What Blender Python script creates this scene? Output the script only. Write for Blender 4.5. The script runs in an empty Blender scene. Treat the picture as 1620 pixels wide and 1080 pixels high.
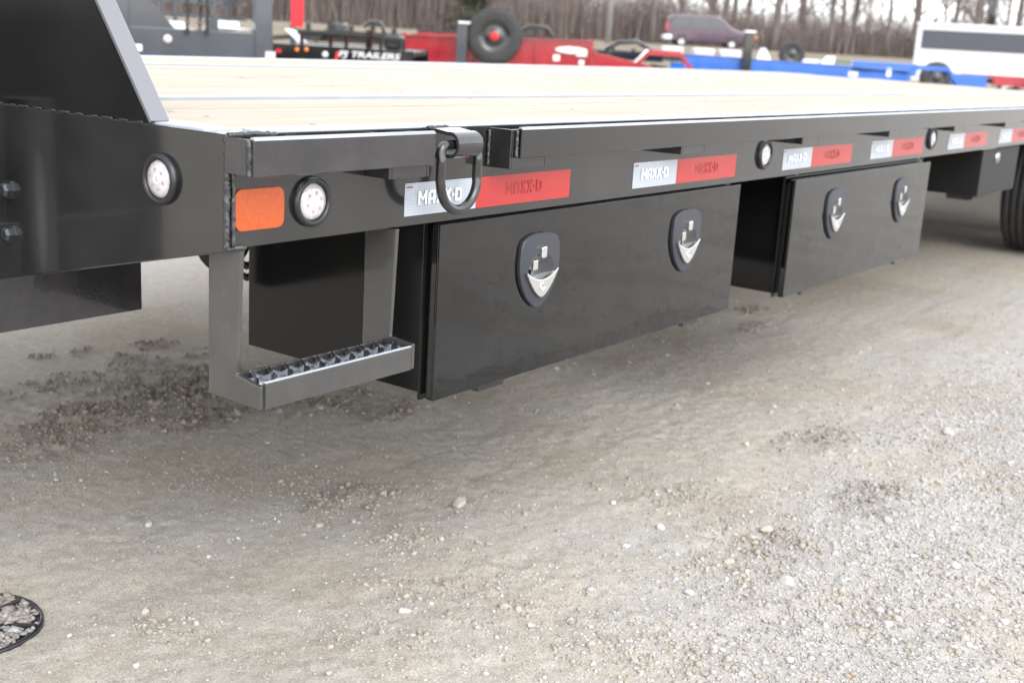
import bpy, bmesh, math, random
import numpy as np
from mathutils import Matrix, Vector
random.seed(7); rng = np.random.default_rng(11)
S = bpy.context.scene
COL = S.collection
# ------------------------------------------------------------------ camera
ZD = 0.90                                   # deck height in the trailer's own frame
LIFT = -0.02                                 # the whole trailer stands this much higher than its frame says
CAM = np.array([-1.043, -1.2153, ZD + LIFT + 0.1372]); YAW, PITCH, ROLL, FPX = .95, -.2446, .0595, 1900.0
FW = np.array([math.cos(PITCH)*math.sin(YAW), math.cos(PITCH)*math.cos(YAW), math.sin(PITCH)])
_r = np.array([math.cos(YAW), -math.sin(YAW), 0.0]); _u = np.cross(_r, FW)
RT = math.cos(ROLL)*_r + math.sin(ROLL)*_u; UP = -math.sin(ROLL)*_r + math.cos(ROLL)*_u
RH = _r; FH = np.array([math.sin(YAW), math.cos(YAW), 0.0])
cam = bpy.data.objects.new('camera', bpy.data.cameras.new('camera')); COL.objects.link(cam)
cam.matrix_world = Matrix(((RT[0], UP[0], -FW[0], CAM[0]), (RT[1], UP[1], -FW[1], CAM[1]), (RT[2], UP[2], -FW[2], CAM[2]), (0, 0, 0, 1)))
cam.data.sensor_width = 36; cam.data.lens = FPX/1620*36
cam.data.clip_start = .02; cam.data.clip_end = 2000
cam.data.dof.use_dof = True; cam.data.dof.focus_distance = 1.9; cam.data.dof.aperture_fstop = 5.6
S.camera = cam
# ------------------------------------------------------------------ world, sun, exposure
w = bpy.data.worlds.new('World'); S.world = w; w.use_nodes = True
nt = w.node_tree; bg = nt.nodes['Background']
SUN_EL, SUN_AZ = math.radians(40), math.radians(203)        # azimuth measured from +Y towards +X
sky = nt.nodes.new('ShaderNodeTexSky'); sky.sky_type = 'NISHITA'; sky.sun_disc = False
sky.sun_elevation = SUN_EL; sky.sun_rotation = SUN_AZ; sky.dust_density = 1.5; sky.air_density = 1.0
hs = nt.nodes.new('ShaderNodeHueSaturation'); hs.inputs['Saturation'].default_value = .26
nt.links.new(sky.outputs[0], hs.inputs['Color']); cloud = nt.nodes.new('ShaderNodeMix'); cloud.data_type = 'RGBA'; cloud.blend_type = 'ADD'; cloud.inputs[0].default_value = 1.0
cloud.inputs[7].default_value = (5.0, 5.15, 5.4, 1)          # even white cloud layer over the whole dome
nt.links.new(hs.outputs[0], cloud.inputs[6]); nt.links.new(cloud.outputs[2], bg.inputs['Color'])
bg.inputs['Strength'].default_value = .15
sl = bpy.data.lights.new('sun', 'SUN'); sl.energy = .7; sl.angle = math.radians(40); sl.color = (1, .985, .965)
sun = bpy.data.objects.new('sun', sl); COL.objects.link(sun)
sd = Vector((math.sin(SUN_AZ)*math.cos(SUN_EL), math.cos(SUN_AZ)*math.cos(SUN_EL), math.sin(SUN_EL)))
sun.rotation_euler = sd.to_track_quat('Z', 'Y').to_euler()
S.view_settings.view_transform = 'Standard'; S.view_settings.look = 'None'
S.view_settings.gamma = 1; S.view_settings.exposure = .90

# ------------------------------------------------------------------ helpers
def ray(px, py): return FW + (px-810)/FPX*RT - (py-540)/FPX*UP
def unz(px, py, z=0.0):
    d = ray(px, py); t = (z-CAM[2])/d[2]; return CAM + t*d
def yh(px): return 16.9 + .0595*px                       # image row of the horizon
def bgpos(px, D):                                         # point on the lot at horizontal depth D
    d = ray(px, yh(px)); lat = D*(d@RH)/(d@FH)
    p = CAM + D*FH + lat*RH; return p
def zbg(px, py, D): return CAM[2] - (py-yh(px))*D/2020
BGROT = -YAW

class MB:
    def __init__(s): s.v = []; s.f = []; s.m = []; s.sm = []; s.cur = 0
    def add(s, vs, fs, smooth=False):
        o = len(s.v); s.v += [tuple(map(float, p)) for p in vs]
        for f in fs: s.f.append([o+i for i in f]); s.m.append(s.cur); s.sm.append(smooth)
        return s
    def box(s, x0, x1, y0, y1, z0, z1, n=1):
        xs = [x0+(x1-x0)*i/n for i in range(n+1)]; vs = []
        for x in xs: vs += [(x, y0, z0), (x, y1, z0), (x, y1, z1), (x, y0, z1)]
        fs = [(3, 2, 1, 0)[::-1], tuple(4*n+i for i in (3, 2, 1, 0))]
        fs = [(0, 3, 2, 1)[::1], tuple(4*n+i for i in (0, 1, 2, 3))]
        for i in range(n):
            a = 4*i
            for k in range(4): k2 = (k+1) % 4; fs.append((a+k, a+k2, a+4+k2, a+4+k))
        return s.add(vs, fs)
    def prism(s, poly, axis, a, b):
        n = len(poly)
        def P(p, t): return {'x': (t, p[0], p[1]), 'y': (p[0], t, p[1]), 'z': (p[0], p[1], t)}[axis]
        vs = [P(p, a) for p in poly] + [P(p, b) for p in poly]
        fs = [list(range(n))[::-1], [n+i for i in range(n)]] + [(i, (i+1) % n, n+(i+1) % n, n+i) for i in range(n)]
        return s.add(vs, fs)
    def tube(s, pts, r, seg=8, closed=False, caps=True, smooth=True):
        pts = [np.array(p, float) for p in pts]; n = len(pts); rs = r if hasattr(r, '__len__') else [r]*n
        vs = []; prev = None
        for i, p in enumerate(pts):
            if closed: t = pts[(i+1) % n]-pts[i-1]
            else: t = pts[min(i+1, n-1)]-pts[max(i-1, 0)]
            t = t/(np.linalg.norm(t)+1e-12)
            if prev is None: u = np.cross(t, (0, 0, 1) if abs(t[2]) < .9 else (1, 0, 0))
            else: u = prev - t*(prev@t)
            u = u/(np.linalg.norm(u)+1e-12); prev = u; v = np.cross(t, u)
            for k in range(seg):
                a = 2*math.pi*k/seg; vs.append(p + rs[i]*(math.cos(a)*u+math.sin(a)*v))
        fs = []
        for i in range(n if closed else n-1):
            j = (i+1) % n
            for k in range(seg): k2 = (k+1) % seg; fs.append((i*seg+k, i*seg+k2, j*seg+k2, j*seg+k))
        s.add(vs, fs, smooth)
        if caps and not closed:
            o = len(s.v)-len(vs)
            s.f.append([o+k for k in range(seg)][::-1]); s.m.append(s.cur); s.sm.append(False)
            s.f.append([o+(n-1)*seg+k for k in range(seg)]); s.m.append(s.cur); s.sm.append(False)
        return s
    def lathe(s, prof, axis='y', c=(0, 0, 0), seg=32, smooth=True, squash=1.0):
        vs = []; n = len(prof)
        for k in range(seg):
            a = 2*math.pi*k/seg; ca, sa = math.cos(a), math.sin(a)
            for (t, r) in prof:
                q = {'y': (r*ca, t, r*sa), 'x': (t, r*ca, r*sa), 'z': (r*ca, r*sa, t)}[axis]
                vs.append((c[0]+q[0], c[1]+q[1], c[2]+q[2]))
        fs = []
        for k in range(seg):
            k2 = (k+1) % seg
            for i in range(n-1): fs.append((k*n+i, k*n+i+1, k2*n+i+1, k2*n+i))
        return s.add(vs, fs, smooth)
    def build(s, name, mat, parent=None, bevel=0, bend=False, offset=(0, 0, 0)):
        me = bpy.data.meshes.new(name)
        vs = s.v
        if bend: vs = [(x, y, z+zoff(x, y)) for x, y, z in vs]
        if any(offset): vs = [(x-offset[0], y-offset[1], z-offset[2]) for x, y, z in vs]
        me.from_pydata(vs, [], s.f)
        for m in (mat if isinstance(mat, (list, tuple)) else [mat]): me.materials.append(m)
        me.polygons.foreach_set('material_index', s.m); me.polygons.foreach_set('use_smooth', s.sm)
        b = bmesh.new(); b.from_mesh(me); bmesh.ops.recalc_face_normals(b, faces=b.faces); b.to_mesh(me); b.free()
        me.update()
        o = bpy.data.objects.new(name, me); COL.objects.link(o)
        if parent: o.parent = parent
        if any(offset): o.location = offset
        if bevel:
            bm_ = o.modifiers.new('bevel', 'BEVEL'); bm_.width = bevel; bm_.segments = 2; bm_.limit_method = 'ANGLE'; bm_.angle_limit = math.radians(40)
        return o
def B(*a, n=1): return MB().box(*a, n=n)
def tag(o, label=None, cat=None, group=None, kind=None):
    if label: o['label'] = label
    if cat: o['category'] = cat
    if group: o['group'] = group
    if kind: o['kind'] = kind
    return o
def empty(name, loc=(0, 0, 0), rz=0.0, parent=None):
    o = bpy.data.objects.new(name, None); COL.objects.link(o); o.location = loc; o.rotation_euler = (0, 0, rz)
    o.empty_display_size = .1
    if parent: o.parent = parent
    return o
def copy_tree(o, parent=None):
    c = o.copy(); COL.objects.link(c); c.parent = parent
    for ch in list(o.children): copy_tree(ch, c)
    return c
_cam_x = [0, 1.5, 3.3, 5.5, 7.5, 9.8, 14.0, 15]; _cam_z = [0, .006, .016, .026, .028, -.035, -.10, -.11]
def zoff(x, y): return float(np.interp(x, _cam_x, _cam_z))*(.30+.70*min(max(y/2.5, 0), 1))

# ---- numpy value noise
def vnoise(x, y, seed):
    r = np.random.default_rng(seed).random((256, 256))
    xi = np.floor(x).astype(int); yi = np.floor(y).astype(int); fx = x-xi; fy = y-yi
    fx = fx*fx*(3-2*fx); fy = fy*fy*(3-2*fy)
    a = r[xi % 256, yi % 256]; b = r[(xi+1) % 256, yi % 256]; c = r[xi % 256, (yi+1) % 256]; d = r[(xi+1) % 256, (yi+1) % 256]
    return (a*(1-fx)+b*fx)*(1-fy)+(c*(1-fx)+d*fx)*fy
def fbm(x, y, seed, f0, octs=4, gain=.5):
    s = np.zeros_like(x, float); a = 1; t = 0
    for i in range(octs): s += a*vnoise(x*f0*2**i+i*17.3, y*f0*2**i+i*9.1, seed+i); t += a; a *= gain
    return s/t

# ------------------------------------------------------------------ materials
def mat(name, col, rough=.5, metal=0.0, coat=0.0, spec=.5, noise=None, bump=None, emis=None):
    m = bpy.data.materials.new(name); m.use_nodes = True; t = m.node_tree; p = t.nodes['Principled BSDF']
    p.inputs['Base Color'].default_value = (*col, 1); p.inputs['Roughness'].default_value = rough
    p.inputs['Metallic'].default_value = metal; p.inputs['Coat Weight'].default_value = coat
    p.inputs['Coat Roughness'].default_value = .06; p.inputs['Specular IOR Level'].default_value = spec
    if noise:                                           # (scale, col2, lo, hi, stretch)
        sc, c2, lo, hi = noise[:4]; st = noise[4] if len(noise) > 4 else (1, 1, 1)
        tc = t.nodes.new('ShaderNodeTexCoord'); mp = t.nodes.new('ShaderNodeMapping'); mp.inputs['Scale'].default_value = st
        n = t.nodes.new('ShaderNodeTexNoise'); n.inputs['Scale'].default_value = sc; n.inputs['Detail'].default_value = 6
        r = t.nodes.new('ShaderNodeValToRGB'); r.color_ramp.elements[0].position = lo; r.color_ramp.elements[1].position = hi
        r.color_ramp.elements[0].color = (*col, 1); r.color_ramp.elements[1].color = (*c2, 1)
        t.links.new(tc.outputs['Object'], mp.inputs[0]); t.links.new(mp.outputs[0], n.inputs['Vector'])
        t.links.new(n.outputs['Fac'], r.inputs[0]); t.links.new(r.outputs[0], p.inputs['Base Color'])
        rr = t.nodes.new('ShaderNodeMapRange'); rr.inputs[3].default_value = rough*.8; rr.inputs[4].default_value = min(1, rough*1.5)
        t.links.new(n.outputs['Fac'], rr.inputs[0]); t.links.new(rr.outputs[0], p.inputs['Roughness'])
    if bump:                                            # (scale, strength, distance)
        tc = t.nodes.new('ShaderNodeTexCoord')
        n = t.nodes.new('ShaderNodeTexNoise'); n.inputs['Scale'].default_value = bump[0]; n.inputs['Detail'].default_value = 3
        b = t.nodes.new('ShaderNodeBump'); b.inputs['Strength'].default_value = bump[1]; b.inputs['Distance'].default_value = bump[2]
        t.links.new(tc.outputs['Object'], n.inputs['Vector']); t.links.new(n.outputs['Fac'], b.inputs['Height'])
        t.links.new(b.outputs[0], p.inputs['Normal'])
    return m
M = {}
M['paint'] = mat('black_paint', (.008, .008, .009), .10, coat=.6, spec=.5, noise=(5, (.017, .0165, .016), .45, .8), bump=(70, .02, .002))
M['gray_paint'] = mat('frame_paint', (.014, .014, .0142), .13, coat=.6, noise=(6, (.030, .0292, .0285), .4, .8), bump=(110, .03, .002))
M['door_paint'] = mat('door_paint', (.003, .003, .0032), .03, coat=.28, noise=(3.5, (.008, .0077, .0074), .4, .75), bump=(6, .16, .012))
M['rough_paint'] = mat('rail_paint_reflect_tint', (.020, .019, .022), .16, coat=.6, noise=(18, (.036, .033, .036), .4, .75), bump=(170, .22, .002))  # black paint lightened and tinted for the cool reflection on the rail
M['beam'] = mat('beam_paint', (.012, .012, .012), .3, noise=(8, (.03, .028, .025), .4, .8), bump=(120, .2, .002))
M['sky_top'] = mat('steel_top_sky_sheen', (.60, .64, .70), .32, metal=.25, noise=(14, (.46, .50, .56), .35, .7))  # pale colour holds the sky reflection of black-painted steel tops
M['sky_strip'] = mat('deck_steel_sky_sheen', (.36, .39, .435), .3, metal=.2, noise=(14, (.31, .335, .375), .35, .7))  # base lightened for sky reflected in black-painted beam tops and rail edges
M['weld'] = mat('painted_weld', (.03, .03, .032), .3, coat=.4, bump=(400, .5, .002))
M['rubber'] = mat('grommet_rubber', (.012, .012, .014), .33, spec=.6)
M['seal'] = mat('seal_rubber', (.008, .008, .008), .6)
M['lens'] = mat('clear_lens', (.47, .44, .455), .12, coat=1.0, noise=(160, (.57, .54, .55), .4, .6))
M['led'] = mat('led_chip', (.36, .29, .27), .25, coat=.6)
M['orange'] = mat('amber_reflector', (.40, .058, .003), .22, coat=.7, noise=(220, (.45, .07, .004), .4, .6), bump=(600, .25, .001))
M['twhite'] = mat('tape_white', (.70, .73, .78), .3, coat=.4)
M['tred'] = mat('tape_red', (.34, .009, .009), .28, coat=.5, noise=(500, (.39, .014, .013), .4, .6))
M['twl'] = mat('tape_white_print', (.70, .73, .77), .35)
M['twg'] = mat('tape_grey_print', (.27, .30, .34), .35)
M['trl'] = mat('tape_red_print', (.27, .007, .007), .3, coat=.5)
M['latch'] = mat('latch_plastic', (.030, .033, .042), .42, bump=(500, .12, .001))
M['chrome'] = mat('polished_chrome', (.82, .82, .80), .08, metal=1.0)
M['brushed'] = mat('brushed_steel', (.78, .77, .75), .2, metal=1.0)
M['bolt'] = mat('zinc_bolt', (.42, .42, .40), .3, metal=1.0)
M['bowl'] = mat('dark_glossy_bowl', (.012, .013, .018), .06, coat=1.0, spec=.7)
M['dull'] = mat('dull_black', (.012, .012, .012), .5, spec=.25)
M['step'] = mat('step_paint_ground_lit', (.040, .039, .038), .22, coat=.7, noise=(14, (.055, .053, .051), .4, .7), bump=(120, .04, .002))  # frame paint greyed to carry the bright ground reflected in the step
M['box'] = mat('box_paint', (.006, .006, .0065), .10, spec=.3, noise=(5, (.011, .011, .0105), .45, .8))
M['sky_cap'] = mat('cap_sky_sheen', (.13, .13, .145), .32, coat=1.0, bump=(300, .12, .002))  # flange paint lightened in place of the sky it reflects
M['dbolt'] = mat('black_bolt', (.02, .025, .03), .3, coat=.4)
M['tyre'] = mat('tyre_rubber', (.020, .020, .021), .62, noise=(20, (.045, .042, .038), .4, .8))
M['rim'] = mat('black_rim', (.015, .015, .015), .3, coat=.5)
M['serr'] = mat('grip_steel', (.07, .075, .09), .16, metal=.4, coat=1.0)
# honeycomb pattern on the white tape
t = M['twhite'].node_tree; tc = t.nodes.new('ShaderNodeTexCoord'); vo = t.nodes.new('ShaderNodeTexVoronoi'); vo.feature = 'DISTANCE_TO_EDGE'
vo.inputs['Scale'].default_value = 230; vo.inputs['Randomness'].default_value = .15
rp = t.nodes.new('ShaderNodeValToRGB'); rp.color_ramp.elements[0].position = .04; rp.color_ramp.elements[1].position = .14
rp.color_ramp.elements[0].color = (.46, .49, .54, 1); rp.color_ramp.elements[1].color = (.31, .345, .39, 1)
t.links.new(tc.outputs['Object'], vo.inputs['Vector']); t.links.new(vo.outputs['Distance'], rp.inputs[0]); t.links.new(rp.outputs[0], t.nodes['Principled BSDF'].inputs['Base Color'])
# deck wood
def wood():
    m = bpy.data.materials.new('pine_board'); m.use_nodes = True; t = m.node_tree; p = t.nodes['Principled BSDF']
    tc = t.nodes.new('ShaderNodeTexCoord'); oi = t.nodes.new('ShaderNodeObjectInfo')
    ad = t.nodes.new('ShaderNodeVectorMath'); ad.operation = 'ADD'
    mu = t.nodes.new('ShaderNodeVectorMath'); mu.operation = 'SCALE'; mu.inputs['Scale'].default_value = 37
    cb = t.nodes.new('ShaderNodeCombineXYZ')
    for i in range(3): t.links.new(oi.outputs['Random'], cb.inputs[i])
    t.links.new(cb.outputs[0], mu.inputs[0]); t.links.new(tc.outputs['Object'], ad.inputs[0]); t.links.new(mu.outputs[0], ad.inputs[1])
    mp = t.nodes.new('ShaderNodeMapping'); mp.inputs['Scale'].default_value = (1.2, 34, 34)
    n = t.nodes.new('ShaderNodeTexNoise'); n.inputs['Scale'].default_value = 1.6; n.inputs['Detail'].default_value = 5; n.inputs['Distortion'].default_value = .6
    r = t.nodes.new('ShaderNodeValToRGB'); r.color_ramp.elements[0].position = .3; r.color_ramp.elements[1].position = .72
    r.color_ramp.elements[0].color = (.275, .22, .152, 1); r.color_ramp.elements[1].color = (.40, .352, .28, 1)
    t.links.new(ad.outputs[0], mp.inputs[0]); t.links.new(mp.outputs[0], n.inputs['Vector']); t.links.new(n.outputs['Fac'], r.inputs[0])
    # knots
    mp2 = t.nodes.new('ShaderNodeMapping'); mp2.inputs['Scale'].default_value = (2.2, 6, 6)
    vo = t.nodes.new('ShaderNodeTexVoronoi'); vo.inputs['Scale'].default_value = 1.0
    k = t.nodes.new('ShaderNodeValToRGB'); k.color_ramp.elements[0].position = .05; k.color_ramp.elements[1].position = .13
    k.color_ramp.elements[0].color = (.45, .34, .24, 1); k.color_ramp.elements[1].color = (1, 1, 1, 1)
    mx = t.nodes.new('ShaderNodeMix'); mx.data_type = 'RGBA'; mx.blend_type = 'MULTIPLY'; mx.inputs[0].default_value = .8
    t.links.new(ad.outputs[0], mp2.inputs[0]); t.links.new(mp2.outputs[0], vo.inputs['Vector']); t.links.new(vo.outputs['Distance'], k.inputs[0])
    t.links.new(r.outputs[0], mx.inputs[6]); t.links.new(k.outputs[0], mx.inputs[7]); t.links.new(mx.outputs[2], p.inputs['Base Color'])
    p.inputs['Roughness'].default_value = .6
    return m
M['wood'] = wood()

# ------------------------------------------------------------------ ground
def bank(x, y):
    d = np.hypot(x-CAM[0], y-CAM[1]); s = np.clip((d-48)/16, 0, 1); return 1.3*s*s*(3-2*s)
MUD = [(265, 625, .22, .9), (180, 650, .18, .75), (100, 700, .16, .5), (230, 580, .18, .5), (150, 600, .16, .45), (330, 665, .10, .9), (60, 690, .10, .6), (95, 560, .08, .5), (250, 545, .08, .5), (520, 640, .12, .8), (610, 650, .08, .7),
       (1190, 490, .07, .6), (1180, 520, .09, .5), (560, 790, .09, .45), (1380, 790, .10, .45), (1290, 690, .12, .35), (1240, 860, .10, .4), (300, 600, .12, .8), (420, 640, .1, .7), (20, 620, .09, .5)]
CLUMP = [(560, 780, .12), (520, 800, .10), (700, 930, .12), (790, 960, .1), (600, 1010, .1), (1130, 900, .14), (1080, 780, .12), (1310, 690, .12), (1400, 780, .10),
         (1210, 850, .10), (1500, 690, .14), (1330, 960, .14), (760, 800, .1), (640, 850, .1), (1050, 1030, .14), (1450, 1000, .2), (1560, 900, .2), (250, 1000, .08), (1580, 760, .2)]
MUDW = [(unz(a, b)[0], unz(a, b)[1], r, s) for a, b, r, s in MUD]
CLW = [(unz(a, b)[0], unz(a, b)[1], r) for a, b, r in CLUMP]
def mudmask(x, y):
    m = np.zeros_like(x)
    wob = fbm(x, y, 301, 14, 3)-.5; wob2 = fbm(x, y, 320, 14, 3)-.5
    for cx, cy, r, s in MUDW:
        dx = x-cx+wob*.14; dy = y-cy+wob2*.14
        # clods are dragged along the direction of travel (+X)
        m = np.maximum(m, s*np.clip(1.25-np.hypot(dx*.62, dy*1.25)/r, 0, 1))
    br = fbm(x, y, 340, 24, 4, .6)
    return np.clip(m*np.clip((br-.36)*4.5, 0, 1.3), 0, 1)
def gheight(x, y):
    near = np.exp(-(np.hypot(x-1, y)/5)**2)
    h = (fbm(x, y, 5, .9, 3)-.5)*.03
    h = h + near*((fbm(x*.6+y*.2, y*1.6, 50, 5, 3)-.5)*.016 + (fbm(x, y, 80, 30, 4, .65)-.5)*.016*(.30+1.2*np.clip(fbm(x, y, 90, 3, 3)-.35, 0, 1)))
    m = mudmask(x, y); h = h + m*(.006+.036*np.abs(fbm(x*.7, y*1.2, 120, 30, 4, .62)-.42)*1.3)
    return h
def axis_coords(a0, a1, fine, far):
    c = list(np.arange(a0, a1, fine)); st = fine; p = c[-1]
    while p < far: st = min(st*1.12, 25); p += st; c.append(p)
    st = fine; p = c[0]; lo = []
    while p > -far: st = min(st*1.12, 25); p -= st; lo.append(p)
    return np.array(lo[::-1]+c)
gx = axis_coords(-.30, 3.1, .0062, 700); gy = axis_coords(-1.0, 1.6, .0062, 700)
GX, GY = np.meshgrid(gx, gy, indexing='ij'); HZ = gheight(GX, GY); HZ = HZ*np.exp(-(np.hypot(GX, GY)/60)**2)+bank(GX, GY)
MUDG = mudmask(GX, GY)
nx, ny = GX.shape
me = bpy.data.meshes.new('ground'); me.vertices.add(nx*ny)
me.vertices.foreach_set('co', np.stack([GX, GY, HZ], -1).reshape(-1).astype(np.float32))
idx = np.arange(nx*ny).reshape(nx, ny)
quads = np.stack([idx[:-1, :-1], idx[1:, :-1], idx[1:, 1:], idx[:-1, 1:]], -1).reshape(-1, 4)
me.loops.add(quads.size); me.loops.foreach_set('vertex_index', quads.reshape(-1).astype(np.int32))
me.polygons.add(len(quads)); me.polygons.foreach_set('loop_start', (np.arange(len(quads))*4).astype(np.int32)); me.polygons.foreach_set('use_smooth', np.ones(len(quads), bool))
at_ = me.attributes.new('mud', 'FLOAT', 'POINT'); at_.data.foreach_set('value', MUDG.reshape(-1).astype(np.float32))
PALE = np.clip((-.02-GY)/.42, 0, 1)*np.clip((GX-.25)/.8, 0, 1)*np.clip((fbm(GX, GY, 400, 3.0, 3)-.30)*3.2, 0, 1); PALE = np.where(GX > 3, np.clip((.3-GY)/.5, 0, 1)*.6, PALE)
at_ = me.attributes.new('pale', 'FLOAT', 'POINT'); at_.data.foreach_set('value', (PALE*.85).reshape(-1).astype(np.float32))
me.update(calc_edges=True); me.validate()
ground = bpy.data.objects.new('ground', me); COL.objects.link(ground); tag(ground, kind='structure')
def ground_mat():
    m = bpy.data.materials.new('packed_gravel'); m.use_nodes = True; t = m.node_tree; p = t.nodes['Principled BSDF']; L = t.links.new
    N = lambda k: t.nodes.new('ShaderNode'+k)
    geo = N('NewGeometry')
    def noise(sc, det=5, rough=.55):
        n = N('TexNoise'); n.inputs['Scale'].default_value = sc; n.inputs['Detail'].default_value = det; n.inputs['Roughness'].default_value = rough
        L(geo.outputs['Position'], n.inputs['Vector']); return n
    def ramp(src, a, b, ca, cb):
        r = N('ValToRGB'); r.color_ramp.elements[0].position = a; r.color_ramp.elements[1].position = b
        r.color_ramp.elements[0].color = (*ca, 1); r.color_ramp.elements[1].color = (*cb, 1); L(src, r.inputs[0]); return r
    def mix(fac, a, b, mode='MIX', f=None):
        x = N('Mix'); x.data_type = 'RGBA'; x.blend_type = mode
        if f is not None: x.inputs[0].default_value = f
        else: L(fac, x.inputs[0])
        L(a, x.inputs[6]); L(b, x.inputs[7]); return x
    big = noise(2.2, 4); tan0 = ramp(big.outputs['Fac'], .36, .64, (.468, .448, .410), (.478, .436, .372)); ap = N('Attribute'); ap.attribute_name = 'pale'; pal = ramp(noise(120, 6, .7).outputs['Fac'], .35, .65, (.41, .40, .385), (.51, .51, .505)); tan = mix(ap.outputs['Fac'], tan0.outputs[0], pal.outputs[0])
    fine = noise(260, 6, .75); fr = ramp(fine.outputs['Fac'], .3, .7, (.50, .485, .47), (1.32, 1.32, 1.33)); c1 = mix(None, tan.outputs[2], fr.outputs[0], 'MULTIPLY', 1.0)
    mid = noise(34, 5, .65); mr = ramp(mid.outputs['Fac'], .3, .7, (.84, .82, .79), (1.12, 1.12, 1.12)); c2 = mix(None, c1.outputs[2], mr.outputs[0], 'MULTIPLY', 1.0)
    pn = noise(1.7, 4, .6); pr_ = ramp(pn.outputs['Fac'], .36, .50, (.88, .85, .80), (1, 1, 1)); c2 = mix(None, c2.outputs[2], pr_.outputs[0], 'MULTIPLY', 1.0)
    # pale crushed grit specks
    vo = N('TexVoronoi'); vo.inputs['Scale'].default_value = 190; L(geo.outputs['Position'], vo.inputs['Vector'])
    sp = ramp(vo.outputs['Distance'], .18, .34, (1, 1, 1), (0, 0, 0))
    sel = N('SeparateColor'); L(vo.outputs['Color'], sel.inputs[0])
    th = N('Math'); th.operation = 'GREATER_THAN'; th.inputs[1].default_value = .72; L(sel.outputs[0], th.inputs[0])
    mm = N('Math'); mm.operation = 'MULTIPLY'; L(sp.outputs[0], mm.inputs[0]); L(th.outputs[0], mm.inputs[1])
    white = N('RGB'); white.outputs[0].default_value = (.52, .52, .52, 1); c3 = mix(mm.outputs[0], c2.outputs[2], white.outputs[0])
    at = N('Attribute'); at.attribute_name = 'mud'
    mud = ramp(noise(60, 5).outputs['Fac'], .3, .7, (.165, .14, .115), (.27, .24, .205))
    mf = N('Math'); mf.operation = 'MULTIPLY'; mf.inputs[1].default_value = .85; mf.use_clamp = True; L(at.outputs['Fac'], mf.inputs[0])
    c4 = mix(mf.outputs[0], c3.outputs[2], mud.outputs[0])
    # far off: dry winter grass past the lot
    ln = N('VectorMath'); ln.operation = 'LENGTH'; L(geo.outputs['Position'], ln.inputs[0])
    gf = ramp(ln.outputs['Value'], .0, 1.0, (0, 0, 0), (1, 1, 1)); mrg = N('MapRange'); mrg.inputs[1].default_value = 45; mrg.inputs[2].default_value = 52
    L(ln.outputs['Value'], mrg.inputs[0]); gr = ramp(noise(.8, 5).outputs['Fac'], .3, .7, (.15, .125, .09), (.22, .185, .14))
    c5 = mix(mrg.outputs[0], c4.outputs[2], gr.outputs[0])
    L(c5.outputs[2], p.inputs['Base Color']); p.inputs['Roughness'].default_value = .95; p.inputs['Specular IOR Level'].default_value = .2
    b = N('Bump'); b.inputs['Strength'].default_value = .8; b.inputs['Distance'].default_value = .004; L(fine.outputs['Fac'], b.inputs['Height'])
    b2 = N('Bump'); b2.inputs['Strength'].default_value = .4; b2.inputs['Distance'].default_value = .01; L(mid.outputs['Fac'], b2.inputs['Height']); L(b.outputs[0], b2.inputs['Normal'])
    L(b2.outputs[0], p.inputs['Normal'])
    return m
me.materials.append(ground_mat())

# ------------------------------------------------------------------ gravel (stuff) and the larger stones
def ico(sub=1):
    b = bmesh.new(); bmesh.ops.create_icosphere(b, subdivisions=sub, radius=1); v = np.array([q.co[:] for q in b.verts]); f = np.array([[q.index for q in g.verts] for g in b.faces]); b.free(); return v, f
IV, IF = ico(1)
def colour_mat(name, rough=.85):
    m = bpy.data.materials.new(name); m.use_nodes = True; t = m.node_tree; p = t.nodes['Principled BSDF']
    a = t.nodes.new('ShaderNodeAttribute'); a.attribute_name = 'tint'; n = t.nodes.new('ShaderNodeTexNoise'); n.inputs['Scale'].default_value = 420; n.inputs['Detail'].default_value = 4
    r = t.nodes.new('ShaderNodeValToRGB'); r.color_ramp.elements[0].color = (.72, .7, .68, 1); r.color_ramp.elements[1].color = (1.15, 1.15, 1.15, 1); r.color_ramp.elements[0].position = .3; r.color_ramp.elements[1].position = .65
    x = t.nodes.new('ShaderNodeMix'); x.data_type = 'RGBA'; x.blend_type = 'MULTIPLY'; x.inputs[0].default_value = 1
    g = t.nodes.new('ShaderNodeNewGeometry'); t.links.new(g.outputs['Position'], n.inputs['Vector'])
    t.links.new(n.outputs['Fac'], r.inputs[0]); t.links.new(a.outputs['Color'], x.inputs[6]); t.links.new(r.outputs[0], x.inputs[7]); t.links.new(x.outputs[2], p.inputs['Base Color'])
    p.inputs['Roughness'].default_value = rough; p.inputs['Specular IOR Level'].default_value = .25
    return m
M['pebble'] = colour_mat('gravel_stone')
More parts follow.
